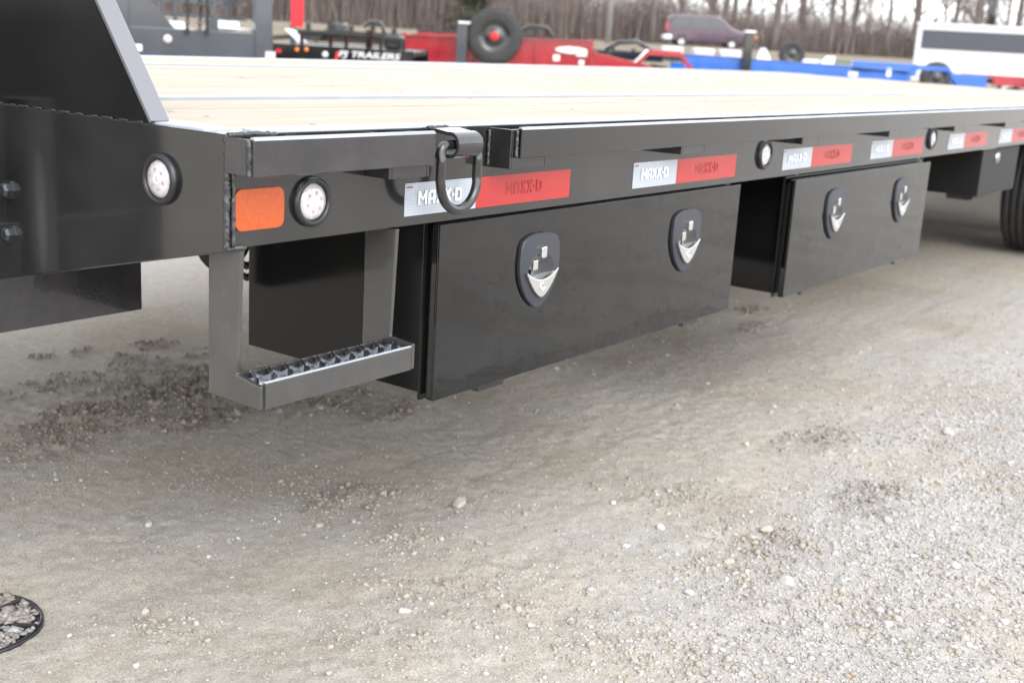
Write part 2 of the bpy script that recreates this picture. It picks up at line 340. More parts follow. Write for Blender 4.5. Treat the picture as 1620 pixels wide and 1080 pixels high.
def pebbles(name, X, Y, R, cols, sink=.35, flat=.65):
    n = len(X); nv = len(IV)
    dirs = IV[None]*(1+rng.normal(0, .17, (n, nv, 1)))
    sc = np.stack([rng.uniform(.75, 1.35, n), rng.uniform(.7, 1.15, n), rng.uniform(.45, .85, n)*flat/.65], -1)*R[:, None]
    v = dirs*sc[:, None]; a = rng.uniform(0, 6.283, n); c, s = np.cos(a)[:, None], np.sin(a)[:, None]
    tl = rng.normal(0, .3, n)[:, None]
    x = v[..., 0]; z = v[..., 2]; v2x = x*np.cos(tl)-z*np.sin(tl); v2z = x*np.sin(tl)+z*np.cos(tl)
    vx = v2x*c-v[..., 1]*s; vy = v2x*s+v[..., 1]*c
    Z = gheight(X, Y)+R*(.55-sink)*.8
    co = np.stack([vx+X[:, None], vy+Y[:, None], v2z+Z[:, None]], -1).reshape(-1, 3)
    fc = (IF[None]+(np.arange(n)*nv)[:, None, None]).reshape(-1, 3)
    me = bpy.data.meshes.new(name); me.vertices.add(len(co)); me.vertices.foreach_set('co', co.reshape(-1).astype(np.float32))
    me.loops.add(fc.size); me.loops.foreach_set('vertex_index', fc.reshape(-1).astype(np.int32)); me.polygons.add(len(fc)); me.polygons.foreach_set('loop_start', (np.arange(len(fc))*3).astype(np.int32))
    ca = me.color_attributes.new('tint', 'FLOAT_COLOR', 'POINT'); cc = np.repeat(np.concatenate([cols, np.ones((n, 1))], 1), nv, 0); ca.data.foreach_set('color', cc.reshape(-1).astype(np.float32))
    me.update(calc_edges=True); me.validate(); me.materials.append(M['pebble'])
    o = bpy.data.objects.new(name, me); COL.objects.link(o); return o
PAL = np.array([(.37, .345, .31), (.42, .39, .345), (.46, .455, .445), (.31, .30, .295), (.39, .34, .275), (.54, .54, .545), (.25, .26, .28), (.41, .33, .26)])
def palette(n, pale):
    pr = np.array([.25, .2, .14, .1, .17, .02, .04, .05]); p1 = np.array([.19, .17, .26, .11, .08, .12, .04, .03])
    pr = pr/pr.sum(); p1 = p1/p1.sum(); u = rng.random(n); k0 = rng.choice(8, n, p=pr); k1 = rng.choice(8, n, p=p1)
    return PAL[np.where(u < pale, k1, k0)]*rng.uniform(.85, 1.12, (n, 1))
# density is judged where the lens sees it: candidates spread evenly over the visible ground
NC = 210000
X = rng.uniform(-.3, 3.4, NC); Y = rng.uniform(-1.0, 1.5, NC)
side = np.clip((.05-Y)/.5, 0, 1)*np.clip((X-.0)/.6, 0, 1)          # the loose pale gravel lies out beside the trailer
dens = .09+.85*side*(fbm(X, Y, 400, 3.0, 3)*1.3)+.22*np.clip(fbm(X, Y, 410, 7, 3)-.55, 0, 1)*4
for cx, cy, r in CLW: dens += .55*np.exp(-(np.hypot(X-cx, Y-cy)/r)**2)
dens += .5*mudmask(X, Y)
keep = rng.random(NC) < np.clip(dens, 0, 1)*.70
X, Y, side = X[keep], Y[keep], side[keep]
R = np.clip(rng.lognormal(math.log(.0019), .42, len(X)), .0010, .0060)*(1+.30*side)
mk = mudmask(X, Y); cols = palette(len(X), side)*.94; cols = cols*(1-.42*mk[:, None])
g = pebbles('gravel', X, Y, R, cols); tag(g, 'loose pale gravel and crumbs strewn over the packed lot', 'gravel', kind='stuff')
# finer grit farther along the trailer, thinning with distance
NF = 26000; XF = 1.9+rng.random(NF)**1.3*5; YF = rng.uniform(-2.2, 1.0, NF)
sf = np.clip((XF-1.9)/1.0, 0, 1); ok = rng.random(NF) < sf*np.clip(.25+(.2-YF)*.9, .12, 1); XF, YF = XF[ok], YF[ok]; NF = len(XF)
RF = np.clip(rng.lognormal(math.log(.0028), .4, NF), .0018, .008)
g = pebbles('gravel', XF, YF, RF, palette(NF, np.full(NF, .5))); tag(g, 'finer gravel lying farther back along the trailer', 'gravel', kind='stuff')
# crumbly clumps of dry soil, drawn out sideways
kk = []
for (cx, cy, r) in CLW:
    for _ in range(int(230*r/.1)):
        u, v = random.gauss(0, .75)*r, random.gauss(0, .32)*r; kk.append((cx+RH[0]*u+FH[0]*v, cy+RH[1]*u+FH[1]*v))
kk = np.array(kk); br = fbm(kk[:, 0], kk[:, 1], 777, 22, 3); kk = kk[br > .47]
KR = np.clip(rng.lognormal(math.log(.0026), .5, len(kk)), .0014, .0085); kc = np.array([(.36, .325, .275)])*rng.uniform(.8, 1.2, (len(kk), 1))
g = pebbles('soil_crumbs', kk[:, 0], kk[:, 1], KR, kc, sink=.2, flat=.8); tag(g, 'dry tan soil crumbs heaped in drawn-out clumps on the lot', 'soil', kind='stuff')
# mud clods
cl = [];
for cx, cy, r, s in MUDW:
    k = int(420*s*r/.1)
    for _ in range(k):
        a = random.uniform(0, 6.28); d = r*math.sqrt(random.random())*1.1; cl.append((cx+math.cos(a)*d*1.4, cy+math.sin(a)*d*.75))
cl = np.array(cl); mk = mudmask(cl[:, 0], cl[:, 1]); cl = cl[mk > .12]
RC = np.clip(rng.lognormal(math.log(.0033), .48, len(cl)), .0016, .010)
cc = np.array([(.25, .22, .185)])*rng.uniform(.75, 1.45, (len(cl), 1))
g = pebbles('mud_crumbs', cl[:, 0], cl[:, 1], RC, cc, flat=.8); tag(g, 'crumbled brown mud dropped on the ground around the step', 'mud', kind='stuff')
# larger stones one can pick out, placed where the photograph shows them
def stone_mesh(i):
    v, f = ico(3); r = np.random.default_rng(900+i)
    d = v.copy()
    for _ in range(9):
        nrm = r.normal(size=3); nrm /= np.linalg.norm(nrm); off = r.uniform(.55, .9); t_ = v@nrm; d -= np.clip((d@nrm)-off, 0, 9)[:, None]*nrm*.85
    d *= np.array([1.15, .85, .62]); me = bpy.data.meshes.new('stone'); me.from_pydata(d.tolist(), [], f.tolist())
    ca = me.color_attributes.new('tint', 'FLOAT_COLOR', 'POINT'); c = [(.44, .415, .38), (.47, .465, .455), (.40, .35, .29), (.36, .355, .355), (.42, .365, .31), (.52, .51, .49), (.41, .31, .245), (.26, .27, .29)][i]
    ca.data.foreach_set('color', np.tile((*c, 1), len(d)).astype(np.float32)); me.polygons.foreach_set('use_smooth', [False]*len(f)); me.materials.append(M['pebble']); return me
SM = [stone_mesh(i) for i in range(8)]
STN = [(725, 795, 26, 0), (235, 832, 13, 1), (1498, 683, 27, 0), (1243, 917, 26, 1), (1212, 838, 20, 4), (1190, 850, 17, 2), (1153, 886, 16, 4), (1403, 825, 18, 0), (1330, 916, 20, 3), (1420, 862, 15, 7), (1510, 895, 20, 1),
       (1088, 935, 18, 3), (840, 987, 14, 5), (756, 857, 13, 2), (773, 860, 11, 2), (520, 1068, 14, 2), (640, 965, 18, 5), (903, 975, 18, 3), (1447, 878, 14, 5), (1320, 858, 12, 4), (1580, 680, 14, 6), (1390, 960, 18, 3), (1420, 975, 16, 2),
       (1180, 700, 12, 5), (1045, 832, 16, 5), (990, 862, 14, 1), (1405, 984, 17, 1), (1250, 1040, 15, 5), (1130, 1020, 14, 1), (1508, 1022, 16, 0), (1590, 980, 17, 5), (1350, 1062, 15, 6), (1530, 820, 12, 3), (1460, 760, 13, 2), (1240, 770, 12, 2),
       (970, 795, 10, 1), (505, 830, 12, 4), (480, 845, 8, 2), (330, 880, 8, 1), (1225, 640, 9, 5), (1590, 560, 9, 1), (880, 585, 8, 1), (1360, 560, 9, 0), (1070, 640, 9, 4), (935, 930, 14, 3), (1005, 1045, 15, 0), (110, 1010, 9, 5), (215, 1058, 13, 5)]
for a, b, wpx, k in STN:
    p = unz(a, b); dep = (p-CAM)@FW; r_ = wpx/1900*dep*.5
    o = bpy.data.objects.new('stone', SM[k]); COL.objects.link(o); s_ = r_*random.uniform(.95, 1.1); o.scale = (s_, s_, s_*random.uniform(.8, 1.1))
    o.rotation_euler = (random.uniform(-.2, .2), random.uniform(-.2, .2), random.uniform(0, 6.28))
    z = float(gheight(np.array([p[0]]), np.array([p[1]]))[0]); o.location = (p[0], p[1], z+s_*.26)
    nm = ['dull cream', 'pale grey', 'tan', 'mid grey', 'sandy', 'whitish', 'reddish brown', 'dark slate grey'][k]
    tag(o, nm+' pebble standing out on the gravel beside the black trailer', 'stone', nm+' pebbles on the gravel')

# ------------------------------------------------------------------ the gooseneck trailer
TR = tag(empty('gooseneck_trailer', (0, 0, LIFT)), 'long black gooseneck flatbed trailer with pale wooden deck, side step and two black toolboxes', 'trailer')
LEN, WID = 14.5, 2.5; CB = ZD-.1505          # channel bottom
# side rails (C channel), near and far
for y0, s in ((0.0, 1), (WID, -1)):
    m = MB(); m.box(.010, LEN, min(y0, y0+s*.006), max(y0, y0+s*.006), CB, ZD, n=40)
    m.box(.012, LEN, min(y0+s*.006, y0+s*.055), max(y0+s*.006, y0+s*.055), CB+.0005, CB+.008, n=40)
    m.box(.012, LEN, min(y0+s*.006, y0+s*.052), max(y0+s*.006, y0+s*.052), ZD-.008, ZD-.0008, n=40)
    o = m.build('side_rail', M['gray_paint'], TR, bend=True, bevel=.0015)
    t_ = B(.07, LEN, min(y0+s*.001, y0+s*.050), max(y0+s*.001, y0+s*.050), ZD-.0012, ZD+.002, n=40).build('rail_top', M['sky_top'], o, bend=True)
# front plate, deeper towards the middle, with its flange
fp = [(0, ZD), (WID, ZD), (WID, CB), (WID-.55, .62), (.55, .62), (0, CB-.003)]
fpo = MB().prism(fp, 'x', 0, .008).build('front_plate', M['gray_paint'], TR, bevel=.002)
B(.0085, .055, .055, WID-.055, ZD-.006, ZD+.0025).build('front_flange', M['sky_top'], fpo)
# gussets up to the neck with capping flange
gs = (1.059-.905)/(.271-.158)
for sgn, yb in ((1, 0), (-1, WID)):
    Yf = lambda y: yb+sgn*y
    poly = [(Yf(.160), ZD+.001), (Yf(.62), ZD+.001), (Yf(.62), ZD+.46*gs), (Yf(.160), ZD+.003)]
    g = MB().prism(poly, 'x', .002, .008).build('neck_gusset', M['paint'], TR)
    a = np.array((Yf(.157), ZD+.0005)); b = np.array((Yf(.62), ZD+.463*gs)); nrm = np.array((-(b-a)[1], (b-a)[0]))*sgn; nrm = nrm/np.linalg.norm(nrm)*.006
    MB().prism([a, b, b+nrm, a+nrm], 'x', .0, .031).build('gusset_flange', M['sky_cap'], g, bevel=.001)
def weld(parent, pts, r=.004, seed=0):
    rr = random.Random(seed); P = []; Rr = []; r = r*.72
    for i in range(len(pts)-1):
        a, b = np.array(pts[i], float), np.array(pts[i+1], float); n = max(3, int(np.linalg.norm(b-a)/.0030))
        for k in range(n): P.append(a+(b-a)*k/n+np.array([rr.uniform(-1, 1) for _ in range(3)])*r*.22); Rr.append(r*rr.choice((.85, .95, 1.0, 1.05, 1.15)))
    P.append(np.array(pts[-1], float)); Rr.append(r*.8)
    return MB().tube(P, Rr, 7).build('weld_bead', M['weld'], parent)
weld(fpo, [(.003, .003, CB), (.003, .002, ZD-.002)], .006, 1); weld(fpo, [(.009, -.003, CB+.004), (.009, -.003, ZD-.004)], .004, 2)
weld(fpo, [(.003, .0, ZD-.002), (.045, -.006, ZD), (.075, -.012, ZD-.001)], .0055, 3); weld(fpo, [(.002, .004, CB), (.03, -.003, CB+.001)], .0055, 4)
for i in range(11):          # stitch welds along the joint between plate and gusset
    y = .17+i*.034; weld(fpo, [(.000, y, ZD+.0005), (.000, y+.012+.006*(i % 3), ZD+.0005)], .0022, 20+i)
# bolts on the front plate
for z in (.770, .701):
    b = MB(); b.lathe([(-.014, 0), (-.014, .008), (-.010, .0115), (-.004, .0115), (-.004, .016), (0, .016)], 'x', (0, .500, z), 6, smooth=False); b.build('bolt', M['dbolt'], fpo)
# main beams, deeper under the neck
for yb in (.60, WID-.60):
    m = MB(); m.box(.06, LEN, yb-.004, yb+.004, .715, ZD-.012, n=40); m.box(.06, LEN, yb-.05, yb+.05, .705, .715, n=40)
    m.build('main_beam', M['beam'], TR, bend=True)
    B(.056, LEN, yb-.024, yb+.026, ZD-.016, ZD+.004, n=40).build('beam_top', M['sky_strip'], TR, bend=True)
    m = MB(); m.box(-.33, .315, yb, yb+.05, .517, .70)
    m.build('neck_stub', M['rough_paint'], TR, bevel=.0015)
    m = MB(); m.box(-.38, -.006, yb+.02, yb+.12, .53, 2.0); m.box(-2.6, -.38, yb+.02, yb+.12, 1.75, 2.0); m.build('neck_beam', M['paint'], TR, bevel=.004)
MB().box(-2.62, -2.35, .72, WID-.72, 1.78, 1.98).tube([(-2.5, 1.25, 1.78), (-2.5, 1.25, 1.25)], .06, 16).build('coupler', M['paint'], TR, bevel=.003)
# crossmembers under the deck
for i in range(30):
    x = .42+i*.48
    m = MB(); m.box(x, x+.005, .02, WID-.02, .79, ZD-.04); m.box(x, x+.04, .02, WID-.02, .785, .79); m.build('crossmember', M['beam'], TR, bend=True)
# wooden deck: single boards, butt-jointed
rows = []
for y0, y1, n in ((.052, .575, 3), (.627, 1.873, 7), (1.927, WID-.052, 3)):
    wd = (y1-y0)/n
    for k in range(n): rows.append((y0+k*wd+.0025, y0+(k+1)*wd-.0025))
sc = MB()
for i, (a, b) in enumerate(rows):
    cuts = [.056, 4.9+(i % 3)*.62, 9.8-(i % 2)*.6, LEN]
    dz = random.uniform(-.0015, .001)
    for c0, c1 in zip(cuts[:-1], cuts[1:]):
        B(c0+.001, c1-.001, a, b, ZD-.038, ZD-.001+dz, n=14).build('deck_board', M['wood'], TR, bevel=.002, bend=True)
    for xs in np.arange(.22, LEN, .96):
        for yy in (a+.035, b-.035):
            if random.random() < .8:
                xx = xs+random.uniform(-.03, .03); zz = ZD+dz+zoff(xx, yy)-.0006; yy2 = yy+random.uniform(-.012, .012)
                sc.add([(xx+.007*math.cos(t), yy2+.007*math.sin(t), zz) for t in np.arange(8)*math.pi/4]+[(xx, yy2, zz+.0012)], [(k, (k+1) % 8, 8) for k in range(8)])
tag(sc.build('deck_screws', M['dbolt'], TR), kind='stuff')
# ---- rub rail, stake pockets and pipe spools
RY0, RY1, RZ0 = -.056, -.047, ZD-.050
rr1 = B(-.004, .353, RY0, RY1, RZ0, ZD-.002).build('rub_rail', M['rough_paint'], TR, bevel=.0015)
B(-.003, .004, RY1+.0003, -.0003, RZ0+.001, ZD-.003).build('end_plate', M['rough_paint'], rr1)
MB().tube([(-.003, (RY0+RY1)/2, ZD-.0035), (.352, (RY0+RY1)/2, ZD-.0035)], .0045, 10).build('rail_edge_glint', M['sky_strip'], rr1)  # added bar, its pale colour painting the sky caught on the rail's edge
weld(rr1, [(-.006, -.050, RZ0), (-.006, -.050, ZD-.004)], .005, 41)
rr2 = B(.572, LEN, RY0, RY1, RZ0, ZD-.002, n=40).build('rub_rail', M['paint'], TR, bevel=.0015, bend=True)
MB().tube([(x, (RY0+RY1)/2, ZD-.0035) for x in np.linspace(.573, LEN, 41)], .0045, 10).build('rail_edge_glint', M['sky_strip'], rr2, bend=True)
B(.0, LEN, WID+.047, WID+.056, RZ0, ZD-.002, n=40).build('rub_rail', M['paint'], TR, bend=True)
weld(rr2, [(.567, -.050, RZ0+.002), (.567, -.050, ZD-.004)], .0045, 42)
def pocket(x0, x1, zb=.832, side=0):
    m = MB(); ya, yb = (-.0465, -.0004) if side == 0 else (WID+.0004, WID+.0465)
    for bx in ((x0, x0+.006, ya, yb), (x1-.006, x1, ya, yb), (x0+.0061, x1-.0061, ya, ya+.006)): m.box(*bx, zb, ZD-.0035)
    o = m.build('stake_pocket', M['gray_paint'], TR, bevel=.001, bend=True); return o
pocket(.262, .352)
pk = pocket(.555, .662); weld(pk, [(.552, -.004, .836), (.552, -.004, ZD-.006)], .004, 43)
xs = 1.14
while xs < LEN-.3:
    pocket(xs, xs+.105); xs += .61
for i in range(24):
    x = .14 if i == 0 else .30+i*.61
    if i == 0 or x > .7: MB().tube([(x, -.047, ZD-.022), (x, .0, ZD-.022)], .017, 14).build('pipe_spool', M['gray_paint'], TR, bend=True)
for i in range(20): pocket(.6+.7*i, .7+.7*i, side=1)
# ---- D ring and its strap
cyc, czc = -.050, ZD-.022
pr = [(-.0006, ZD-.001), (-.020, ZD+.001)]+[(cyc+.0205*math.cos(a), czc+.0205*math.sin(a)) for a in np.linspace(math.pi*.42, math.pi*1.55, 14)]+[(-.0006, czc-.0225)]
inn = [(-.0006, czc-.0165)]+[(cyc+.0145*math.cos(a), czc+.0145*math.sin(a)) for a in np.linspace(math.pi*1.55, math.pi*.42, 14)]+[(-.020, ZD-.005), (-.0006, ZD-.007)]
stp = MB(); X0s, X1s = .392, .452; n_ = len(pr)
op = pr; ip = inn[::-1]
vs = [(x, p[0], p[1]) for x in (X0s, X1s) for p in op]+[(x, p[0], p[1]) for x in (X0s, X1s) for p in ip]; fs = []
for k in range(n_-1):
    fs += [(k, k+1, n_+k+1, n_+k), (2*n_+k, 3*n_+k, 3*n_+k+1, 2*n_+k+1), (k, 2*n_+k, 2*n_+k+1, k+1), (n_+k, n_+k+1, 3*n_+k+1, 3*n_+k)]
stp.add(vs, fs, False); stp = stp.build('ring_strap', M['rough_paint'], TR, bevel=.0012)
weld(stp, [(X0s, -.006, ZD+.001), (X1s-.01, -.006, ZD+.001)], .004, 51)
path = []; xl, xr, zt_, zb_ = .372, .4615, czc, .823; rad = (xr-xl)/2
for a in np.linspace(0, math.pi/2, 5): path.append((xr-.012+.012*math.cos(math.pi/2-a), cyc, zt_-.012+.012*math.sin(math.pi/2-a)))
path += [(xr, cyc-.002, z) for z in np.linspace(zt_-.02, zb_, 5)]
path += [((xl+xr)/2+rad*math.cos(a), cyc-.003, zb_-rad*1.0*math.sin(a)) for a in np.linspace(.12, math.pi-.12, 22)]
path += [(xl, cyc-.002, z) for z in np.linspace(zb_, zt_-.02, 5)]
for a in np.linspace(0, math.pi/2, 5): path.append((xl+.012-.012*math.cos(a), cyc, zt_-.012+.012*math.sin(a)))
MB().tube(path, .0078, 14, closed=True).build('tie_down_ring', M['gray_paint'], TR)
# ---- round marker lights
def marker(axis, c):
    r_ = empty('marker_light', c, 0, TR) if False else None
    s = -1
    prof = [(.0, .0352), (s*.0035, .0357), (s*.0075, .0342), (s*.0095, .0312), (s*.0088, .0274), (s*.0055, .0262), (s*.002, .0260)]
    g = MB().lathe(prof, axis, c, 40).build('marker_light', M['rubber'], TR)
    MB().lathe([(s*.003, .0260), (s*.006, .0245), (s*.0085, .017), (s*.0092, .009), (s*.0094, .0)], axis, c, 32).build('lens', M['lens'], g)
    MB().lathe([(s*.0082, .0075), (s*.0102, .0068), (s*.0104, .0045), (s*.0096, .004)], axis, c, 20).build('lens_ring', M['twl'], g)
    l = MB()
    for k in range(6):
        a = k*math.pi/3+.3; u, v = .0135*math.cos(a), .0135*math.sin(a)
        if axis == 'y': l.box(c[0]+u-.002, c[0]+u+.002, c[1]-.0095, c[1]-.006, c[2]+v-.002, c[2]+v+.002)
        else: l.box(c[0]-.0095, c[0]-.006, c[1]+u-.002, c[1]+u+.002, c[2]+v-.002, c[2]+v+.002)
    l.build('led_cluster', M['led'], g)
marker('x', (0, .131, .828)); marker('y', (.151, 0, .803))
for x in (1.639, 2.897, 4.9, 7.9, 10.5): marker('y', (x, 0, .808+zoff(x, 0)))
# amber reflector
def rrect(x0, x1, z0, z1, r, n=5):
    P = []
    for cx, cz, a0 in ((x1-r, z1-r, 0), (x0+r, z1-r, 90), (x0+r, z0+r, 180), (x1-r, z0+r, 270)):
        for k in range(n): a = math.radians(a0+90*k/(n-1)); P.append((cx+r*math.cos(a), cz+r*math.sin(a)))
    return P
tag(MB().prism(rrect(.012, .099, .772, .828, .012), 'y', -.0035, -.0003).build('side_reflector', M['orange'], TR, bevel=.001), 'amber rounded rectangular reflector')
# ---- reflective tape with lettering, block strokes of the letters M A X X - D
def letters(x0, z0, h, y, sx=1.0):
    m = MB(); th = .22*h; wd = .78*h*sx; x = x0
    def bar(a, b, c, d, t=th):
        a = np.array((a, b)); e = np.array((c, d)); dr = (e-a)/np.linalg.norm(e-a); nn = np.array((-dr[1], dr[0]))*t/2
        q_ = .00005*(len(m.v)//8); m.prism([a-nn, e-nn, e+nn, a+nn], 'y', y-.0003-q_, y+.00002+q_*.1)   # each stroke a hair apart, never coplanar
    for ch in 'MAXX.D':
        if ch == 'M':
            W = wd*1.25; bar(x+th/2, z0, x+th/2, z0+h); bar(x+W-th/2, z0, x+W-th/2, z0+h); bar(x+th*.6, z0+h*.92, x+W/2, z0+h*.34, th*.8); bar(x+W/2, z0+h*.34, x+W-th*.6, z0+h*.92, th*.8)
        elif ch == 'A':
            W = wd; bar(x+th/2, z0, x+th/2, z0+h*.84); bar(x+W-th/2, z0, x+W-th/2, z0+h); bar(x+th*.7, z0+h-th/2, x+W-th, z0+h-th/2); bar(x+th, z0+h*.36, x+W-th, z0+h*.36, th*.8)
        elif ch == 'X':
            W = wd; bar(x+th*.45, z0, x+W-th*.45, z0+h); bar(x+th*.45, z0+h, x+W/2-th*.35, z0+h*.55); bar(x+W/2+th*.35, z0+h*.45, x+W-th*.45, z0)
        elif ch == '.':
            W = th*1.1; bar(x, z0+h*.5, x+W, z0+h*.5, th)
        else:
            W = wd; bar(x+th/2, z0, x+th/2, z0+h); bar(x+th, z0+h-th/2, x+W-th*.8, z0+h-th/2); bar(x+th, z0+th/2, x+W-th*.8, z0+th/2); bar(x+W-th/2, z0+th*.6, x+W-th/2, z0+h-th*.6)
        x += W+.13*h
    return m, x
TX = [.3504, 1.0345, 1.7528, 2.36, 3.0823, 3.7054, 4.40, 5.05, 5.8, 6.5, 7.2, 8.0]
for i, x0 in enumerate(TX):
    zt = ZD-.0847+zoff(x0+.2, 0)*1.0
    tp = B(x0, x0+.1778, -.0009, -.0002, zt-.0508, zt).build('reflective_tape', M['twhite'], TR)
    B(x0+.1780, x0+.4572, -.0009, -.0002, zt-.0508, zt).build('red_panel', M['tred'], tp)
    for xa, wd_, mm, lab in ((x0+.030, .118, M['twl'], 'lettering'), (x0+.1778+.082, .118, M['trl'], 'lettering')):
        lm, xe = letters(xa, zt-.0508+.0165, .0215, -.0024 if mm is M['twl'] else -.0009)
        if mm is M['twl']:
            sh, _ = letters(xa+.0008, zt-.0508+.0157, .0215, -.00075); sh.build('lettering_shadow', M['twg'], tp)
        lm.build(lab, mm, tp)
    tk = MB()
    for k in range(5): tk.box(x0+.004+k*.0028, x0+.0058+k*.0028, -.0012, -.0009, zt-.0075, zt-.0045)
    tk.build('small_print', M['tred'], tp)
# ---- boarding step
st = MB(); legs = ((.020, [(.060, CB-.001), (-.004, CB-.001), (.004, .575), (-.043, .567), (-.043, .534), (.061, .536)]), (.327, [(.058, CB-.001), (-.006, CB-.001), (.001, .579), (-.046, .575), (-.046, .535), (.058, .541)]))
stp0 = None
for x, poly in legs:
    o = MB().prism(poly, 'x', x, x+.008).build('step_leg', M['step'], TR, bevel=.0015)
    if stp0 is None: stp0 = o
    m = MB(); m.box(x+.008, x+.045, .056, .061, .545, CB-.001); m.build('leg_flange', M['step'], o)
tr = MB(); tr.box(.0285, .3265, -.0465, -.041, .534, .571); tr.box(.0285, .3265, .012, .0165, .536, .572); tr.box(.0285, .3265, -.041, .012, .556, .560)
trd = tr.build('step_tread', M['step'], TR, bevel=.0012)
B(.0285, .3265, -.0462, -.0413, .5712, .5722).build('tread_edge', M['sky_top'], trd)
sr = MB(); per = .031
for row in range(2):
    y0 = -.028+row*.0255; ph = math.pi*(row % 2); n = 121; xs_ = np.linspace(.030, .3255, n)
    vs = []; fs = []
    for q, x in enumerate(xs_):
        yy = y0+.0105*math.sin(2*math.pi*(x-.03)/per+ph); tooth = .0015*(q % 3 == 1)+.007*(.5+.5*math.cos(2*math.pi*(x-.03)/per+ph))
        vs += [(x, yy-.0045, .559), (x, yy-.0014+.002*math.sin(q), .568+tooth), (x, yy+.0014+.002*math.sin(q), .568+tooth), (x, yy+.0045, .559)]
    for q in range(n-1):
        for c_ in range(3): fs.append((4*q+c_, 4*q+c_+1, 4*q+5+c_, 4*q+4+c_))
    sr.add(vs, fs, True)
sr.build('serrated_grip', M['serr'], trd)
# ---- toolboxes
def toolbox(x0, x1, zt, zb):
    yd = .018
    body = MB(); body.box(x0+.012, x1-.006, .052, .49, zb+.004, zt+.006); body.box(x0-.002, x1+.004, .046, .052, zb-.004, zt+.008)
    bd = body.build('toolbox', M['box'], TR, bevel=.002)
    B(x0+.012, x1-.01, .031, .046, zb+.010, zt-.010).build('door_seal', M['seal'], bd)
    d = MB(); d.box(x0, x1, yd, yd+.004, zb, zt); d.box(x0, x1, yd+.004, yd+.016, zt-.004, zt-.0002); d.box(x0, x1, yd+.004, yd+.016, zb+.0002, zb+.004); d.box(x0+.0002, x0+.004, yd+.004, yd+.016, zb+.004, zt-.004); d.box(x1-.004, x1-.0002, yd+.004, yd+.016, zb+.004, zt-.004)
    d.build('door', M['door_paint'], bd, bevel=.0012)
    for hx in (x0+.13, x1-.22):
        h = MB(); h.box(hx, hx+.075, .022, .034, zb-.010, zb-.001)
        h.tube([(hx-.012, .027, zb-.002), (hx+.09, .027, zb-.002)], .0035, 8); h.build('hinge', M['paint'], bd)
    for lx in (x0+.285, x1-.26):
        latch(bd, lx, yd, zt-.107)
    for bx in (x0+.05, x1-.06):
        m = MB(); m.box(bx, bx+.04, .055, .095, zt+.006, ZD-.145); m.build('mounting_bracket', M['beam'], bd)
        m = MB(); m.lathe([(-.008, 0), (-.008, .009), (0, .009)], 'y', (bx+.02, .055, zt+.014), 6, smooth=False); m.build('bolt', M['bolt'], bd)
    return bd
def shield(n=48, s=1.0):
    key = [(0, .068), (.030, .066), (.052, .059), (.058, .053), (.0615, .030), (.0625, .008), (.0575, -.015), (.0455, -.038), (.028, -.057), (.012, -.0685), (0, -.0715)]
    full = key+[(-x, z) for x, z in key[-2:0:-1]]
    th = np.unwrap(np.array([math.atan2(x, z) for x, z in full])); rr = np.array([math.hypot(x, z) for x, z in full])
    T = np.linspace(0, 2*math.pi, n, endpoint=False); th = np.mod(th, 2*math.pi); o = np.argsort(th)
    r = np.interp(T, np.concatenate([th[o]-2*math.pi, th[o], th[o]+2*math.pi]), np.tile(rr[o], 3))
    return [(s*r[i]*math.sin(T[i]), s*r[i]*math.cos(T[i])) for i in range(n)]
def latch(parent, cx, yd, cz):
    n = 48; sh = shield(n); T = np.linspace(0, 2*math.pi, n, endpoint=False)
    hole = [(.041*math.sin(t), .000+(.031 if math.cos(t) > 0 else .028)*math.cos(t)) for t in T]
    loops = [(sh, yd-.0001), (sh, yd-.0055), ([(p[0]*.97, p[1]*.975) for p in sh], yd-.0072), (hole, yd-.0092)]
    m = MB()
    for a in range(3):
        vs = [(cx+p[0], y, cz+p[1]) for L_, y in loops[a:a+2] for p in L_]
        m.add(vs, [(k, (k+1) % n, n+(k+1) % n, n+k) for k in range(n)], True)
    m.build('latch_housing', M['latch'], parent)
    # dished chrome bowl behind the opening
    m = MB(); vs = []; K = 6
    for j in range(K+1):
        q = j/K
        for p in hole: vs.append((cx+p[0]*(1-q), yd-.0091+.0086*math.sin(q*math.pi/2), cz-.004+(p[1]+.004)*(1-q)))
    fs = [(j*n+k, j*n+(k+1) % n, (j+1)*n+(k+1) % n, (j+1)*n+k) for j in range(K) for k in range(n)]
    m.add(vs, fs, True); m.build('latch_bowl', M['bowl'], parent)
    # paddle: pointed lower lip with concave top edge
    up = [(x, -.004-.014*(1-(x/.039)**2)) for x in np.linspace(-.039, .039, 13)]; KP = 1.28
    lo = [(x, -.044+(-.006+.044)*(abs(x)/.039)**1.6) for x in np.linspace(.0375, -.0375, 13)]
    pl = [(cx+a*KP, cz+b*KP+.006) for a, b in up+lo]
    MB().prism(pl, 'y', yd-.015, yd-.0088).build('latch_paddle', M['brushed'], parent, bevel=.0012)
    MB().lathe([(yd-.015, .0085), (yd-.0165, .008), (yd-.0165, .0065), (yd-.0155, .006), (yd-.0155, 0)], 'y', (cx, 0, cz-.030), 18).box(cx-.0012, cx+.0012, yd-.0168, yd-.0155, cz-.036, cz-.024).build('lock_cylinder', M['chrome'], parent)
    MB().box(cx-.026, cx-.012, yd-.0105, yd-.003, cz+.002, cz+.020).build('bowl_glint', M['brushed'], parent, bevel=.001)  # bright block added as a highlight in the dark bowl
    MB().prism(rrect(cx-.008, cx+.008, cz+.023, cz+.044, .004), 'y', yd-.0155, yd-.008).build('latch_button', M['brushed'], parent, bevel=.0015)
toolbox(.462, 1.570, .741, .440)
toolbox(1.893, 2.985, .732, .424)
